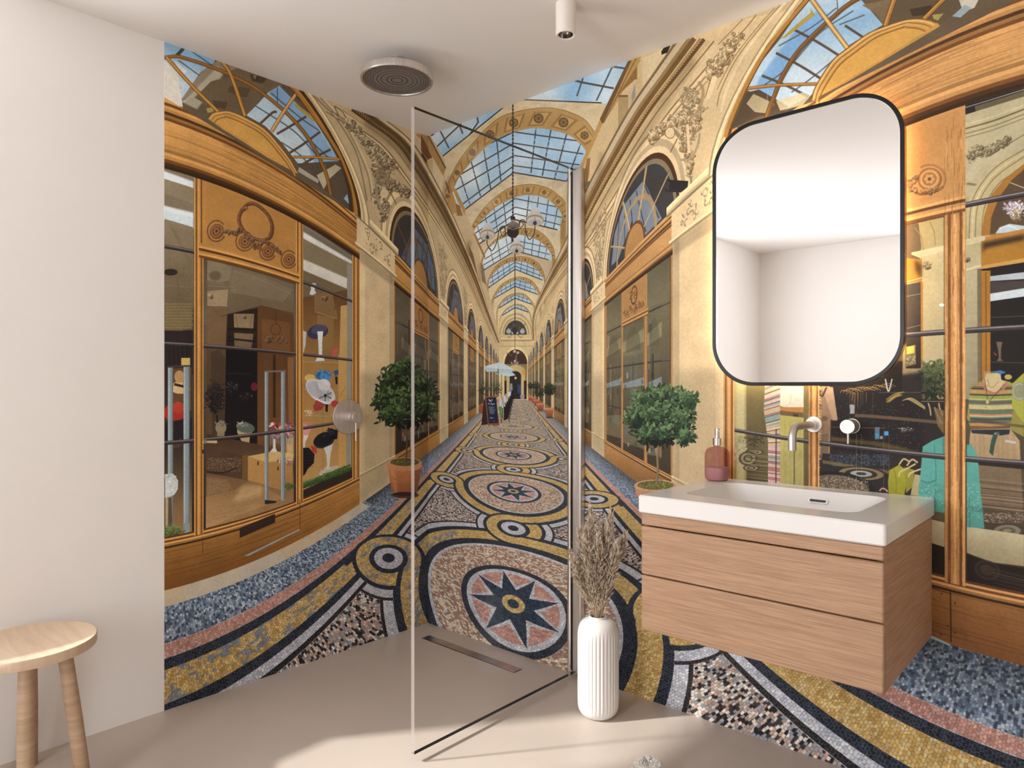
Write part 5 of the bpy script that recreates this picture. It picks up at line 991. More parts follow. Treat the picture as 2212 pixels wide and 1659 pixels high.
    for i in range(160): x,y=C([(115+128*rg.rand(),650+130*rg.rand())])[0]; ppx(ell(x,y,2.2,.8,n=5),(176,216,204) if i%2 else (60,130,116),.5)
    G.clip=None
    S=Side(1,(0,)*3,(0,)*3,(0,)*3,None)
    for a,b,top in ((-.9,.302,2.08),(.372,.914,1.66),(.974,1.5,2.08)):
        for h in (.70,1.20,1.69):
            if h<top-.1: S.r(a,b,h-.010,h+.010,(62,54,54)); S.r(a,b,h+.001,h+.007,(140,132,130)); S.r(a,b,h-.012,h-.008,(34,28,26))
    # weathered grain on the big mullion
    for v0,v1,h0,h1 in ((.302,.372,.2,2.1),(.914,.974,.2,2.1)):
        for i in range(240):
            v=v0+(v1-v0)*rg.rand(); h=h0+(h1-h0-.1)*rg.rand(); S.r(v,v+.0018,h,h+.02+.06*rg.rand(),(96,52,20) if rg.rand()<.6 else (236,188,128),.45)
    # lunette
    lun=A([(140,920),(100,900),(200,680),(380,330),(600,60),(780,-160),(2212,-200),(2212,-20),(700,730)]); clip_to(lun)
    ppx(lun,(104,86,62)); ppx(A([(230,640),(300,500),(480,280),(700,-40),(1000,-60),(1210,180),(960,330),(780,560),(700,680),(520,780),(450,720)]),sky); ppx(A([(300,640),(330,560),(450,400),(560,250),(760,60),(830,120),(600,420),(460,620),(400,700)]),(110,164,216),.8,2)
    for q in ([(350,620),(540,480),(760,240),(1000,80)],[(470,330),(700,200),(880,60)],[(560,660),(700,560),(860,430)],[(900,180),(1080,110)]): spx(A(q),3,(84,88,92),.85)
    for q in ([(450,380),(620,470),(780,570)],[(580,215),(740,300),(900,400)],[(940,185),(1070,270)],[(350,540),(520,610),(680,690)]): spx(A(q),5.6,(88,70,56),.95)
    ppx(A([(130,920),(240,660),(330,640),(540,760),(480,820),(330,830)]),(84,66,44)); ppx(A([(240,740),(290,670),(440,740),(400,810),(300,800)]),(176,158,116)); ppx(A([(450,720),(640,660),(700,680),(640,750),(480,790)]),(206,190,146),.8)
    ppx(A([(1060,40),(1290,-10),(1290,180),(1220,190),(1160,100)]),(128,106,74)); ppx(A([(1280,-20),(1900,-20),(1600,180),(1240,180)]),(100,82,58)); ppx(A([(1400,70),(1560,40),(1540,110),(1420,120)]),(70,54,36)); ppx(A([(1740,-20),(1900,-20),(1860,60),(1780,90)]),(206,198,176)); ppx(A([(1700,120),(1790,40),(1840,60),(1760,130)]),(150,170,170)); ppx(A([(1560,110),(1640,100),(1600,150),(1570,140)]),(176,158,80)); ppx(A([(480,280),(700,90),(690,60),(730,110),(520,270)]),(184,158,70))
    spx(A([(880,-40),(890,90)]),1.6,(40,42,46),.9,False); spx(A([(395,640),(385,740)]),.8,(210,200,190),.8,False)
    def bar(q,w,c=(176,120,50)):
        spx(A(q),w+2.4,(84,52,20),.9); spx(A(q),w,c,1); spx(A([(x-4,y-5) for x,y in q]),w*.3,scl(c,1.3),.9)
    bar([(380,840),(440,680),(500,540),(600,380),(720,250),(830,150),(960,40),(1100,-40)],8,(122,80,36)); bar([(690,-20),(820,160),(960,350)],9,(206,160,92)); bar([(1300,-30),(1225,190)],9); bar([(1700,-60),(1500,140)],8); bar([(230,635),(450,610),(740,600)],5)
    G.clip=None
    spx(A([(90,980),(120,880),(200,690),(330,440),(480,230),(640,40),(720,-60)]),9,(190,130,50)); spx(A([(105,980),(138,880),(216,694),(344,446),(492,238),(652,46),(730,-50)]),2.4,(104,64,24))
    H=A([(700,720),(715,650),(760,560),(850,430),(960,340),(1100,240),(1220,190),(1340,150),(1450,135),(1540,145),(1600,170),(1615,190),(1450,290),(1250,410),(950,590)]); ppx(H,(206,150,66)); ppx(A([(760,690),(790,620),(860,520),(960,420),(1100,310),(1240,240),(1380,200),(1470,205),(1510,230)]),(222,164,72))
    for d,c,w_ in ((0,(120,78,28),2),(14,(236,184,104),4),(32,(150,100,40),2),(46,(222,168,84),4),(66,(140,90,34),2.4)):
        spx(A([(x+d*(.75 if x<1400 else -1.2),y+d*(.5 if x<1400 else .9)) for x,y in [(705,710),(720,645),(765,560),(855,430),(965,342),(1105,242),(1225,192),(1345,153),(1450,138),(1535,148),(1590,168)]]),w_,c,.95)
    # door panel rosette
    W=(146,98,52)
    cc=A([(1540,1275)])[0]
    for d,c in ((1.6,(130,84,36)),(0,W)): ppx(ell(cc[0]+d,cc[1]+d,26,24,rot=-25),c)
    ppx(ell(*cc,22,20,rot=-25),(206,152,84)); spx(ell(*cc,20,18,rot=-25),1.6,scl(W,1.3),.9); ppx(ell(*cc,16,14.5,rot=-25),scl(W,1.05))
    for i in range(6): ppx(ell(cc[0]+8*math.cos(i*1.047),cc[1]+7.4*math.sin(i*1.047),4.4,3.8,n=9),(196,142,78)); 
    ppx(ell(*cc,3,3),scl(W,.6)); spx([(cc[0]+34*math.cos(t),cc[1]+31*math.sin(t)) for t in np.linspace(-2.2,1.1,12)],5,W,.95); spx([(cc[0]-1+34*math.cos(t),cc[1]-1+31*math.sin(t)) for t in np.linspace(-2.2,1.1,12)],1.6,scl(W,1.4),.8)
    spx(A([(1640,1330),(1560,1370),(1460,1380),(1390,1330)]),6,W,.95); relief(A([(1380,1290),(1440,1270),(1400,1330),(1500,1365),(1600,1340)]),[3,3,5,4,3],70,(190,136,76),(104,64,30),5)
    # left pilaster side and blackened plank joints
    ppx(C([(163,1185),(275,1225),(275,1228),(163,1188)]),(60,34,16)); spx(C([(276,1215),(279,1480)]),2.4,(50,28,14),1,False)
    for i in range(120): x=170+490*rg.rand(); y=1240+ (x-160)*.16+rg.rand()*170; ppx(C(ell(x,y,3+5*rg.rand(),2,n=7)),(96,52,22),.25,1)
    for p in ((228,1225),(300,1275),(228,1440),(300,1430),(262,1395)): ppx(C(ell(p[0],p[1],5,5)),(60,34,20),.8)
    ppx(C([(165,1440),(275,1490),(275,1502),(165,1455)]),(150,160,166))
def paint_all():
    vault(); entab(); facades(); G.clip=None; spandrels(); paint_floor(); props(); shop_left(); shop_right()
    G.clip=None
    n=noise((G.H,G.W),max(2,G.P*.05),21)-.5; m=noise((G.H,G.W),max(2,G.P*.006),22)-.5
    G.im*=(1+n*.07+m*.07)[...,None]
    l=G.im.mean(2,keepdims=True); G.im*=.88; G.im+=l*.12
    np.clip(G.im,0,255,G.im)

# ---------- the room ----------
T = .16
def slab(name, x0, x1, y0, y1, z0, z1, m):
    return struct(boxo(name, x0, x1, y0, y1, z0, z1, m))
slab('floor', -T, RW+T, -RD-T, T, -.12, 0, M['floor'])
slab('ceiling', -T, RW+T, -RD-T, T, RH, RH+.12, M['ceil'])
slab('wall_back', -T, RW+T, 0, T, 0, RH, M['paint'])
slab('wall_right', RW, RW+T, -RD, 0, 0, RH, M['paint'])
bm = bmesh.new()
for a in ((-T, 0, WY1, 0, 0, RH), (-T, 0, -RD, WY0, 0, RH), (-T, 0, WY0, WY1, 0, WZ0), (-T, 0, WY0, WY1, WZ1, RH)): box(bm, *a)
struct(finish(bm, 'wall_left', M['paint'], smooth=False))
bm = bmesh.new()
for a in ((-T, FX0, -RD-T, -RD, 0, RH), (FX1, RW+T, -RD-T, -RD, 0, RH), (FX0, FX1, -RD-T, -RD, 0, FZ0), (FX0, FX1, -RD-T, -RD, FZ1, RH)): box(bm, *a)
struct(finish(bm, 'wall_front', M['paint'], smooth=False))
wf = struct(thing('window_1', '', '')); del wf['label']; del wf['category']; wf['kind'] = 'structure'
bm = bmesh.new(); f = .045
for a in ((-.12, -.07, WY0, WY1, WZ0, WZ0+f), (-.12, -.07, WY0, WY1, WZ1-f, WZ1), (-.12, -.07, WY0, WY0+f, WZ0, WZ1), (-.12, -.07, WY1-f, WY1, WZ0, WZ1), (-.12, -.07, -2.66, -2.61, WZ0, WZ1)): box(bm, *a)
finish(bm, 'window_frame', M['lampw'], wf, smooth=False)['kind'] = 'structure'
wf = struct(thing('added_fill_window', '', '')); del wf['label']; del wf['category']; wf['kind'] = 'structure'  # frame of the unseen rear opening, added for the fill light
bm = bmesh.new()
for a in ((FX0, FX0+f, -RD-.06, -RD-.02, FZ0, FZ1), (FX1-f, FX1, -RD-.06, -RD-.02, FZ0, FZ1), (FX0, FX1, -RD-.06, -RD-.02, FZ0, FZ0+f), (FX0, FX1, -RD-.06, -RD-.02, FZ1-f, FZ1)): box(bm, *a)
finish(bm, 'window_frame', M['lampw'], wf, smooth=False)['kind'] = 'structure'
# ---------- the printed wall mural ----------
setup(PPM); paint_all()
def mural_image():
    a = np.ones((G.H, G.W, 4), np.float32); c = np.clip(G.im/255., 0, 1)
    a[:, :, :3] = c[::-1]
    im = bpy.data.images.new('mural_print', G.W, G.H, alpha=False); im.colorspace_settings.name = 'sRGB'
    im.pixels.foreach_set(a.ravel()); im.update(); im.pack(); return im
m = mat('printed_mural_paper', (.5, .5, .5), .62, 0, .25); nt = m.node_tree; b = nt.nodes['Principled BSDF']
ti = nt.nodes.new('ShaderNodeTexImage'); ti.image = mural_image(); ti.interpolation = 'Cubic'; ti.extension = 'EXTEND'
gm = nt.nodes.new('ShaderNodeMix'); gm.data_type = 'RGBA'; gm.blend_type = 'MULTIPLY'; gm.inputs[0].default_value = 1; gm.inputs[7].default_value = (*MUR_GAIN, 1)
nt.links.new(ti.outputs[0], gm.inputs[6]); nt.links.new(gm.outputs[2], b.inputs['Base Color']); M['mural'] = m
del G.im
def mural(name, a, b_, left, label):
    # thin sheet: quad (front) with edge thickness; u runs along the wall
    th = .0015; bm = bmesh.new(); uv = bm.loops.layers.uv.new('print')
    def P(s, z, d): return (d, s, z) if left else (s, -d, z)
    vs_ = {}
    for d in (.0002, th):
        for i, (s, z) in enumerate(((a, 0.0), (b_, 0.0), (b_, RH), (a, RH))): vs_[(d, i)] = bm.verts.new(P(s, z, d))
    fs = [[(th, 0), (th, 1), (th, 2), (th, 3)], [(.0002, 3), (.0002, 2), (.0002, 1), (.0002, 0)]]+[[(.0002, i), (.0002, (i+1) % 4), (th, (i+1) % 4), (th, i)] for i in range(4)]
    for f_ in fs:
        fc = bm.faces.new([vs_[k] for k in f_])
        for lp in fc.loops:
            x, y, z = lp.vert.co; s = y if left else x
            lp[uv].uv = ((s-S0M)/(S1M-S0M), z/RH)
    o = finish(bm, name, M['mural'], smooth=False); return tag(o, label, 'wall mural', 'two sheets of the arcade photo mural')
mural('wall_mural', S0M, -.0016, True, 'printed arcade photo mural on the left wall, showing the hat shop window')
mural('wall_mural', 0.0002, 3.29, False, 'printed arcade photo mural behind the vanity, showing the glass roof and star mosaic')
# ---------- glass shower screen ----------
def glassmat(name, tint, edge=False):
    m = bpy.data.materials.new(name); m.use_nodes = True; nt = m.node_tree; N = nt.nodes; N.remove(N['Principled BSDF'])
    fr = N.new('ShaderNodeFresnel'); fr.inputs[0].default_value = 1.25; tr = N.new('ShaderNodeBsdfTransparent'); tr.inputs[0].default_value = (*tint, 1)
    gi = N.new('ShaderNodeNewGeometry'); io = N.new('ShaderNodeMapRange'); io.inputs[3].default_value = 1.16; io.inputs[4].default_value = 1/1.16; nt.links.new(gi.outputs['Backfacing'], io.inputs[0]); nt.links.new(io.outputs[0], fr.inputs[0])
    gl = N.new('ShaderNodeBsdfGlossy'); gl.inputs['Roughness'].default_value = 0.0; gl.inputs[0].default_value = (.9, .9, .9, 1); mx_ = N.new('ShaderNodeMixShader')
    nt.links.new(fr.outputs[0], mx_.inputs[0]); nt.links.new(tr.outputs[0], mx_.inputs[1]); nt.links.new(gl.outputs[0], mx_.inputs[2]); nt.links.new(mx_.outputs[0], N['Material Output'].inputs[0]); return m
M['glass'] = glassmat('clear_screen_glass', (.985, .985, .98))
M['edge'] = mat('glass_vertical_edge', (.36, .32, .30), .3, 0, .3, Alpha=.6)
t = thing('shower_screen', 'frameless clear glass shower screen held by a steel wall profile', 'shower screen', (.965, 0, 0))
GY = -.900; GZ0, GZ1 = .028, 2.112
bm = bmesh.new(); v = box(bm, -.008, .008, GY, -.03, GZ0, GZ1)
for f_ in bm.faces:
    n = f_.normal; f_.normal_update(); n = f_.normal
    f_.material_index = 1 if abs(n.z) > .5 else 2 if n.y < -.5 else 0
finish(bm, 'glass_pane', None, t, False, [M['glass'], M['black'], M['edge']])
bm = bmesh.new(); box(bm, -.016, .030, -.034, -.0017, GZ0-.012, GZ1+.008); finish(bm, 'wall_profile', M['steel'], t, True, bevel=.006, seg=3)
bm = bmesh.new(); lathe(bm, [(.0125, GZ0-.006), (.0125, GZ1)], 24, (-.030, -.026, 0)); finish(bm, 'round_profile', M['chrome'], t)
bm = bmesh.new(); box(bm, -.0174, -.0162, -.037, -.002, GZ0, GZ1-.002); finish(bm, 'rubber_seal', M['dark'], t, False)
bm = bmesh.new(); lathe(bm, [(.0135, GZ1), (.0135, GZ1+.01), (.011, GZ1+.013)], 24, (-.030, -.026, 0)); finish(bm, 'end_cap', M['steel'], t)
# ---------- ceiling shower head ----------
SHX, SHY, SZ = .539, -.627, 2.412
t = thing('rain_shower', 'round brushed metal rain shower head on the ceiling', 'shower head', (SHX, SHY, SZ))
lo('body', [(.006, .030), (.128, .030), (.140, .028), (.1425, .022), (.1425, .003), (.140, .0), (.133, .001), (.132, .006)], M['steel'], t, n=96, cap0=True, cap1=False)
lo('ceiling_arm', [(.016, .028), (.016, RH-SZ-.006), (.034, RH-SZ-.005), (.034, RH-SZ-.0003)], M['steel'], t, n=32)
lo('spray_face', [(.0005, .0055), (.1325, .0055)], mat('dark_spray_face', (.17, .15, .14), .45), t, n=96, cap0=True, cap1=False)
bm = bmesh.new()
for R_, n in ((.022, 26), (.040, 44), (.062, 52), (.078, 58), (.094, 64), (.104, 68), (.113, 72), (.122, 78)):
    for i in range(n):
        a = 2*math.pi*i/n; lathe(bm, [(.0011, .0056), (.0013, .0035), (.0007, .0028)], 6, (R_*math.cos(a), R_*math.sin(a), 0))
finish(bm, 'spray_nozzle', M['dark'], t, False)
# ---------- ceiling spot ----------
SPX, SPY, SPZ = 1.271, -.492, 2.392
t = thing('ceiling_spotlight', 'white cylindrical surface spotlight mounted on the ceiling', 'spotlight', (SPX, SPY, SPZ))
lo('housing', [(.0245, .022), (.0245, .0025), (.0310, 0), (.0338, .003), (.0340, RH-SPZ-.0004)], M['lampw'], t, n=48, cap0=False)
lo('reflector', [(.0245, .0026), (.0235, .012), (.0185, .024), (.011, .030)], mat('spot_reflector', (.30, .27, .26), .18, 1.), t, n=40, cap0=False, cap1=False)
lo('lens', [(.001, .0205), (.0185, .0205), (.0195, .022), (.0195, .024)], mat('frosted_lens', (.62, .62, .58), .3), t, n=32, cap0=False)
# ---------- shower mixer on the left mural ----------
t = thing('shower_mixer', 'round brushed nickel shower mixer plate with lever on the left mural', 'shower mixer', (.0017, -.49, 1.074))
lo('wall_plate', [(.0800, 0), (.0800, .006), (.0785, .008)], M['steel'], t, axis='X', n=80)
lo('valve_body', [(.026, .008), (.026, .050), (.0252, .051)], M['steel'], t, axis='X', n=48)
k = lo('lever_knob', [(.0245, .0515), (.0245, .0525), (.026, .0535), (.026, .078), (.0250, .079)], M['steel'], t, axis='X', n=48)
to('lever', [(.068, 0, -.022), (.068, 0, -.108)], .0042, M['steel'], k, 14)
# ---------- vanity ----------
VX0, VX1, VY, VZ0, VZT, VZB = 1.579, 2.250, -.532, .478, .885, .832
t = thing('vanity_unit', 'wall hung brown oak vanity cabinet with two handleless drawers', 'cabinet', ((VX0+VX1)/2, 0, VZ0)); cx = (VX0+VX1)/2
CX0, CX1, CYF = VX0+.006-cx, VX1-.002-cx, -.527
bm = bmesh.new(); ZT = VZB-VZ0-.0003
for a in ((CX0, CX0+.018, CYF+.019, -.0018, 0, ZT), (CX1-.018, CX1, CYF+.019, -.0018, 0, ZT), (CX0+.018, CX1-.018, CYF+.019, -.0018, 0, .018), (CX0+.018, CX1-.018, -.02, -.0018, .018, ZT)): box(bm, *a)
finish(bm, 'cabinet_body', M['oak'], t, True, bevel=.002)
boxo('cornice_rail', CX0, CX1, CYF, CYF+.018, .793-VZ0+.002, VZB-VZ0-.0004, M['oak'], t, .004)
d1 = boxo('drawer', CX0, CX1, CYF, CYF+.018, .645-VZ0+.0015, .793-VZ0-.002, M['oak'], t, .004)
d2 = boxo('drawer', CX0, CX1, CYF, CYF+.018, .0, .645-VZ0-.002, M['oak'], t, .004)
# basin top, one slab with a sunken bowl
t = thing('washbasin', 'white rectangular countertop basin on the oak vanity', 'washbasin', (cx, 0, VZB))
H_ = VZT-VZB; X0, X1, Y0, Y1 = VX0-cx, VX1+.005-cx, VY-.005, -.0018
def rr(x0, x1, y0, y1, r, n=8):
    o = []
    for (qx, qy, a0) in ((x1-r, y1-r, 0), (x0+r, y1-r, 90), (x0+r, y0+r, 180), (x1-r, y0+r, 270)):
        for i in range(n+1): a = math.radians(a0+90*i/n); o.append((qx+r*math.cos(a), qy+r*math.sin(a)))
    return o
bm = bmesh.new()
def loop(pts, z): return [bm.verts.new((x, y, z)) for x, y in pts]
def bridge(a, b):
    for i in range(len(a)): bm.faces.new((a[i], a[(i+1) % len(a)], b[(i+1) % len(a)], b[i]))
bx0, bx1, by0, by1 = 1.665-cx, 2.158-cx, -.432, -.085
bot = loop(rr(X0+.004, X1-.004, Y0+.004, Y1, .006), 0); o1 = loop(rr(X0, X1, Y0, Y1, .008), .004); o2 = loop(rr(X0, X1, Y0, Y1, .008), H_-.004); o3 = loop(rr(X0+.004, X1-.004, Y0+.004, Y1, .006), H_)
i0 = loop(rr(bx0, bx1, by0, by1, .050), H_); i1 = loop(rr(bx0+.006, bx1-.006, by0+.004, by1-.004, .048), H_-.006)
i2 = loop(rr(bx0+.030, bx1-.060, by0+.018, by1-.014, .042), H_-.050); i3 = loop(rr(bx0+.070, bx1-.110, by0+.045, by1-.035, .04), H_-.075); i4 = loop(rr(bx0+.15, bx1-.18, by0+.10, by1-.09, .03), H_-.082)
for a, b_ in ((bot, o1), (o1, o2), (o2, o3), (o3, i0), (i0, i1), (i1, i2), (i2, i3), (i3, i4)): bridge(a, b_)
bm.faces.new(i4); 
bo = finish(bm, 'basin', M['ceramic'], t)
# cut room for the bowl inside the cabinet: the body is hollow, so only a hidden well shows from above
bm = bmesh.new(); fz = H_-.030; oy = by1-.0115
ring = [(x, z) for x, z in rr(-.030, .030, -.0075, .0075, .0074)]
def slot(rx, rz, yy): return [bm.verts.new((1.957-cx+x*rx, yy+z*rz*.28, fz+z*rz)) for x, z in ring]
a = slot(1.0, 1.0, oy-.002); b_ = slot(.84, .50, oy-.0028); c = slot(.82, .46, oy+.004); bridge(a, b_); bridge(b_, c); finish(bm, 'overflow_ring', M['ceramic'], t)
bm = bmesh.new(); ring = rr(-.0245, .0245, -.0037, .0037, .0036); bm.faces.new([bm.verts.new((1.957-cx+x, oy-.0020+z*.28, fz+z)) for x, z in ring]); finish(bm, 'overflow_slot', M['dark'], t, False)
# ---------- faucet and mixer on the mural ----------
t = thing('basin_faucet', 'brushed steel wall mounted spout curving down over the basin', 'faucet', (1.914, -.0017, 1.088))
lo('wall_plate', [(.0265, 0), (.0265, -.006), (.0255, -.0075)], M['steel'], t, axis='Y', n=56)
lo('collar', [(.0165, -.007), (.0165, -.030), (.0155, -.031)], M['steel'], t, axis='Y', n=40)
pts = [(0, -.028, 0), (0, -.155, 0)]+[(0, -.155-.040*math.sin(math.radians(a)), -.040*(1-math.cos(math.radians(a)))) for a in range(10, 91, 10)]+[(0, -.195, -.072)]
to('spout', pts, .0118, M['steel'], t, 28); lo('outlet', [(.0098, -.0724), (.0098, -.0721)], M['dark'], t, c=(0, -.195, 0), n=24)
t = thing('basin_mixer_knob', 'round brushed steel mixer knob with a short lever beside the spout', 'faucet knob', (2.030, -.0017, 1.087))
lo('wall_rose', [(.0235, 0), (.0235, -.004)], M['steel'], t, axis='Y', n=48)
k = lo('knob', [(.0222, -.004), (.0222, -.052), (.0212, -.0535)], M['steel'], t, axis='Y', n=56)
to('lever', [(0, -.044, -.020), (0, -.044, -.053)], .0037, M['steel'], k, 14)
# ---------- mirror ----------
MX0, MX1, MZ0, MZ1, MYF = 1.583, 2.187, 1.214, 2.112, -.052
t = thing('wall_mirror', 'tall rounded mirror with a thin black frame and warm backlight', 'mirror', ((MX0+MX1)/2, 0, (MZ0+MZ1)/2)); mcx, mcz = (MX0+MX1)/2, (MZ0+MZ1)/2
hw, hh = (MX1-MX0)/2, (MZ1-MZ0)/2
def mring(ins, y, n=18, r=.150): return [bm.verts.new((x, y, z)) for x, z in rr(-hw+ins, hw-ins, -hh+ins, hh-ins, r-ins, n)]
bm = bmesh.new(); a = mring(.0, MYF+.005); b_ = mring(0, MYF+.001); c = mring(.001, MYF); d = mring(.0115, MYF); e = mring(.0125, MYF+.004)
for p, q in ((a, b_), (b_, c), (c, d), (d, e)): bridge(p, q)
finish(bm, 'frame', M['black'], t)
bm = bmesh.new(); a = mring(.0006, MYF+.0051); b_ = mring(.0006, -.022); c = mring(.03, -.022); bridge(a, b_); bridge(b_, c); bm.faces.new(c); finish(bm, 'back_case', M['bronze'], t)
bm = bmesh.new(); bm.faces.new(mring(.0118, MYF+.0035)); finish(bm, 'mirror_glass', M['mirror'], t, False)
m = bpy.data.materials.new('warm_led'); m.use_nodes = True; N = m.node_tree.nodes; N.remove(N['Principled BSDF']); em = N.new('ShaderNodeEmission'); em.inputs[0].default_value = (1, .88, .68, 1); em.inputs[1].default_value = LED; m.node_tree.links.new(em.outputs[0], N['Material Output'].inputs[0])
bm = bmesh.new()
def strip(pts):
    a = [bm.verts.new((x, -.0215, z)) for x, z in pts]; b_ = [bm.verts.new((x, -.0150, z)) for x, z in pts]
    for i in range(len(a)-1): bm.faces.new((a[i], a[i+1], b_[i+1], b_[i]))
ring = rr(-hw+.035, hw-.035, -hh+.035, hh-.035, .115, 12); strip(ring+[ring[0]])
finish(bm, 'light_strip', m, t, False)
boxo('mount', -hw+.06, hw-.06, -.0235, -.0017, -hh+.06, hh-.06, M['dark'], t)
# ---------- soap dispenser ----------
t = thing('soap_dispenser', 'plum glass soap dispenser with a steel pump on the basin rim', 'soap dispenser', (1.612, -.074, VZT+.0004))
def gl2(name, c, rough=.05): 
    m = mat(name, c, rough, 0, .6); m.node_tree.nodes['Principled BSDF'].inputs['Transmission Weight'].default_value = .55; m.node_tree.nodes['Principled BSDF'].inputs['IOR'].default_value = 1.35; return m
SQ = lambda a, h: 1/((abs(math.cos(a))**3.2+abs(math.sin(a))**3.2)**(1/3.2))*.93
Bq = [(.026, 0), (.033, .001), (.0385, .006), (.0405, .014), (.041, .030), (.041, .086), (.0395, .097), (.035, .107), (.027, .1135), (.018, .1165), (.0115, .1175), (.0115, .1225)]
lo('bottle', Bq, glassmat('plum_glass', (.76, .60, .62)), t, n=64, rfun=SQ)
lo('liquid_soap', [(.026, .003), (.034, .004), (.0372, .012), (.0385, .030), (.0385, .046)], mat('mauve_soap', (.66, .50, .49), .3), t, n=64, rfun=SQ)
p = lo('pump', [(.0148, .1226), (.0148, .146), (.0140, .147), (.0085, .148), (.0075, .158), (.0066, .160)], M['chrome'], t, n=40)
lo('nozzle', [(.0066, .160), (.0078, .161), (.0078, .180), (.0065, .181)], M['chrome'], p, n=32); to('spout_tip', [(0, 0, .173), (.012, -.010, .172)], .0034, M['chrome'], p, 12)
to('dip_tube', [(0, 0, .117), (.001, 0, .09), (-.004, 0, .048)], .0022, mat('dip_tube_plastic', (.62, .46, .46), .3), t, 8)
# ---------- vase and pampas ----------
VCX, VCY = 1.216, -.226
t = thing('floor_vase', 'tall matt white ribbed floor vase beside the shower screen', 'vase', (VCX, VCY, 0))
nr = 34
def rib(a, h):
    k = max(0, min(1, (h-.022)/.02))*max(0, min(1, (.318-h)/.018)); c = abs(math.cos(a*nr/2)); return 1+k*(.045*c**.7-.03)
prof = [(.052, .0004), (.058, .002), (.066, .010), (.0725, .022), (.0745, .034), (.0750, .06), (.0750, .12), (.0750, .18), (.0750, .24), (.0750, .290), (.0745, .306), (.0730, .318), (.0690, .330), (.062, .341), (.052, .349), (.040, .354), (.0335, .3565), (.0325, .3590), (.0325, .3625), (.0305, .3640), (.0285, .3620), (.0280, .355), (.040, .345), (.064, .32), (.066, .30), (.066, .03), (.05, .012), (.002, .011)]
lo('vase_body', prof, M['vase'], t, n=nr*10, rfun=rib, cap1=False)
M['pampas'] = noisy(mat('dried_plume', (.5, .42, .32), .85), (.44, .33, .23), (.90, .82, .70), (130, 130, 50), 2, .35, .62); M['stem'] = mat('dried_stem', (.50, .38, .24), .7)
def plume(bm, base, tip, L, n, wid, rng):
    ax = tip-base; an = ax.normalized(); side = an.orthogonal().normalized(); oth = an.cross(side)
    for i in range(n):
        u = rng.random()**.8; q = base+ax*u; env = wid*(math.sin(math.pi*min(1, u*.88+.05))**.8)*(1.1-.5*u)
        a = rng.random()*6.283; out = side*math.cos(a)+oth*math.sin(a); l = L*(.3+.7*rng.random())*(1.15-.5*u)
        q = q+out*env*.35*rng.random(); e = q+an*l*(.62+.3*rng.random())+out*env*(.35+.9*rng.random())+Vector((rng.uniform(-1, 1), rng.uniform(-1, 1), 0))*.006; md = q.lerp(e, .45)+out*env*.12
        wv = .0011+.0022*rng.random(); s = (e-q).cross(out).normalized()*wv; s2 = out*wv*.8
        v = [bm.verts.new(q), bm.verts.new(md+s+s2), bm.verts.new(e), bm.verts.new(md-s-s2)]
        bm.faces.new(v); v2 = [bm.verts.new(q+s*.3), bm.verts.new(md-s+s2), bm.verts.new(e+s*.3), bm.verts.new(md+s-s2)]; bm.faces.new(v2)
rng = random.Random(5)
stems = [(-.060, .035, .700, 1), (-.048, -.03, .725, .9), (-.022, .03, .745, .9), (-.002, -.035, .700, 1.1), (.014, .02, .735, 1), (.042, -.01, .790, .5), (.040, .035, .715, 1), (.060, -.03, .665, 1), (.030, .05, .64, 1), (-.035, .05, .66, 1), (-.088, -.01, .620, 1.1), (.092, .02, .690, .6), (.0, .0, .60, 1.3), (-.03, -.04, .58, 1.2), (.045, .0, .56, 1.2), (-.055, .0, .54, 1.1), (-.026, .0, .815, .45), (.015, -.03, .50, 1.2), (-.02, .03, .49, 1.2)]
R_ = Vector((.741, .671, 0)); Fd = Vector((-.671, .741, 0))
bunch = thing('pampas_bunch', 'bunch of dried beige pampas plumes standing in the white ribbed vase', 'dried pampas grass', (VCX, VCY, .02))
for i, (dx, dy, ht, ws) in enumerate(stems):
    tp = R_*dx*1.2+Fd*dy+Vector((0, 0, ht-.02)); b0 = (R_*dx*.15+Fd*dy*.15); neck = R_*dx*.16+Fd*dy*.16+Vector((0, 0, .345))
    mid = neck+(tp-neck)*.45
    s = to('stem', [tuple(b0), tuple(neck), tuple(mid), tuple(tp-(tp-neck)*.08)], [.0019, .0017, .0014, .0007], M['stem'], bunch, 7)
    bm = bmesh.new(); plume(bm, neck+(tp-neck)*(.14 if ht < .66 else .2 if ws > .6 else .5), tp-(tp-neck)*.10, .055, int(520*ws), .030*min(1, ws+.1), rng); finish(bm, 'plume', M['pampas'], s, False)
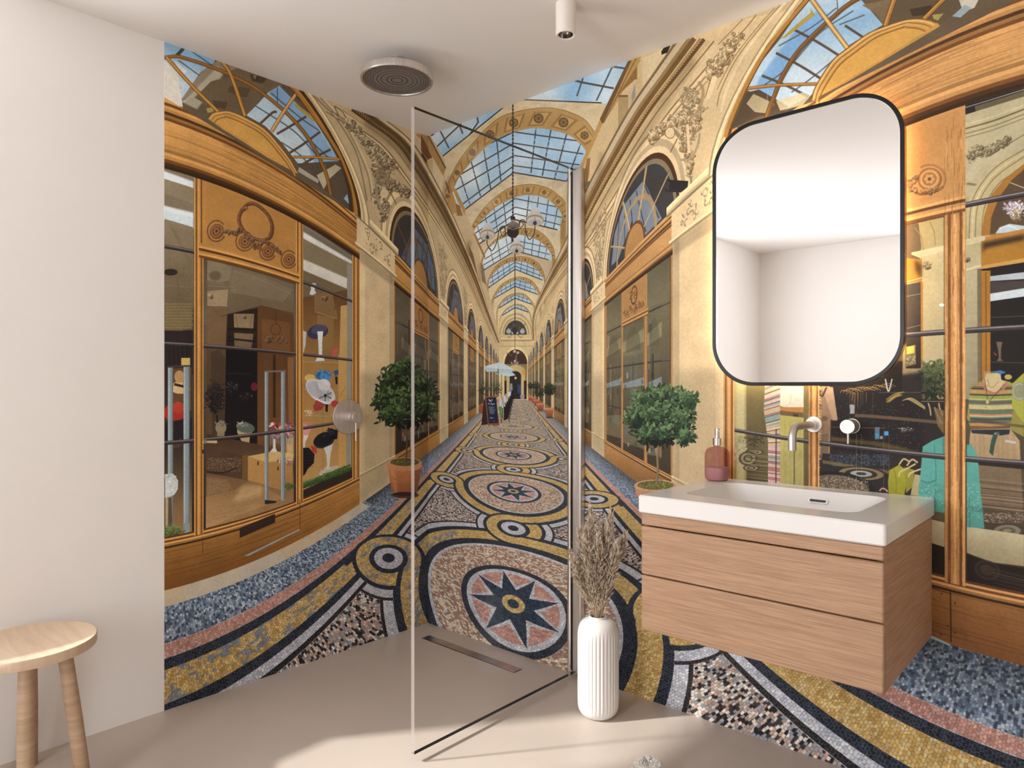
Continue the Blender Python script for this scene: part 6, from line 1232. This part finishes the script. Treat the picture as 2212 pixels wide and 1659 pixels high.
# ---------- floor drain ----------
def dpt(x, y): return (x, y, 0)
t = thing('shower_drain', 'long brushed steel channel drain set in the shower floor', 'drain', (.443, -.139, 0))
boxo('drain_cover', -.297, .297, -.0215, .0215, .0006, .0022, noisy(mat('drain_steel', (.5, .46, .42), .28, 1.), (.36, .32, .29), (.62, .57, .52), (6, 2, 2), 2), t, .0006)
boxo('drain_frame', -.3005, .3005, -.0245, .0245, .0001, .0008, M['black'], t)
# ---------- stool ----------
STX, STY, SH = .235, -1.775, .45
t = thing('wooden_stool', 'round pale wood stool with a dished seat against the left wall', 'stool', (STX, STY, 0)); R0 = .178
lo('seat', [(.02, SH-.031), (R0-.012, SH-.031), (R0-.002, SH-.029), (R0, SH-.025), (R0, SH-.003), (R0-.002, SH), (R0-.005, SH), (R0-.012, SH-.003), (R0-.05, SH-.010), (R0-.11, SH-.013), (.01, SH-.014)], M['beech'], t, n=96)
def leg(top, foot): 
    bm = bmesh.new(); tube(bm, [top, tuple((Vector(top)+Vector(foot))/2), foot], [.0195, .0212, .0195], 28); return finish(bm, 'leg', M['beechleg'], t)
LEGS = [tuple((r_*math.cos(math.radians(q)), r_*math.sin(math.radians(q))) for r_ in (.11, .172)) for q in (345, 42, 165, 222)]
for (a, b_) in LEGS: leg((a[0], a[1], SH-.032), (b_[0], b_[1], .0005))
# ---------- white coral ornament near the camera ----------
t = tag(finish(bmesh.new(), 'coral_ornament', M['white']), 'small white branching coral ornament on the floor at the bottom edge', 'coral ornament'); t.location = (1.596, -.490, .0)
bm = bmesh.new(); rng = random.Random(9)
def branch(p, d, r, L, lv):
    q = p+d*L; tube(bm, [tuple(p), tuple(p+d*L*.5+Vector((rng.uniform(-1,1), rng.uniform(-1,1), rng.uniform(-1,1)))*L*.08), tuple(q)], [r, r*.85, r*.7], 6)
    if lv:
        for _ in range(3 if lv > 1 else 4):
            nd = (d+Vector((rng.uniform(-1,1), rng.uniform(-1,1), rng.uniform(-.5, 1)))*.75).normalized(); branch(q, nd, r*.72, L*.72, lv-1)
lathe(bm, [(.034, .0004), (.040, .003), (.030, .010), (.006, .014)], 20)
for i in range(22):
    a = i*2.4; e = math.radians(14+70*((i*.618) % 1)); d = Vector((math.cos(a)*math.cos(e), math.sin(a)*math.cos(e), math.sin(e))); branch(Vector((0, 0, .010))+d*.008, d, .0036, .024, 3)
bm.to_mesh(t.data); bm.free()
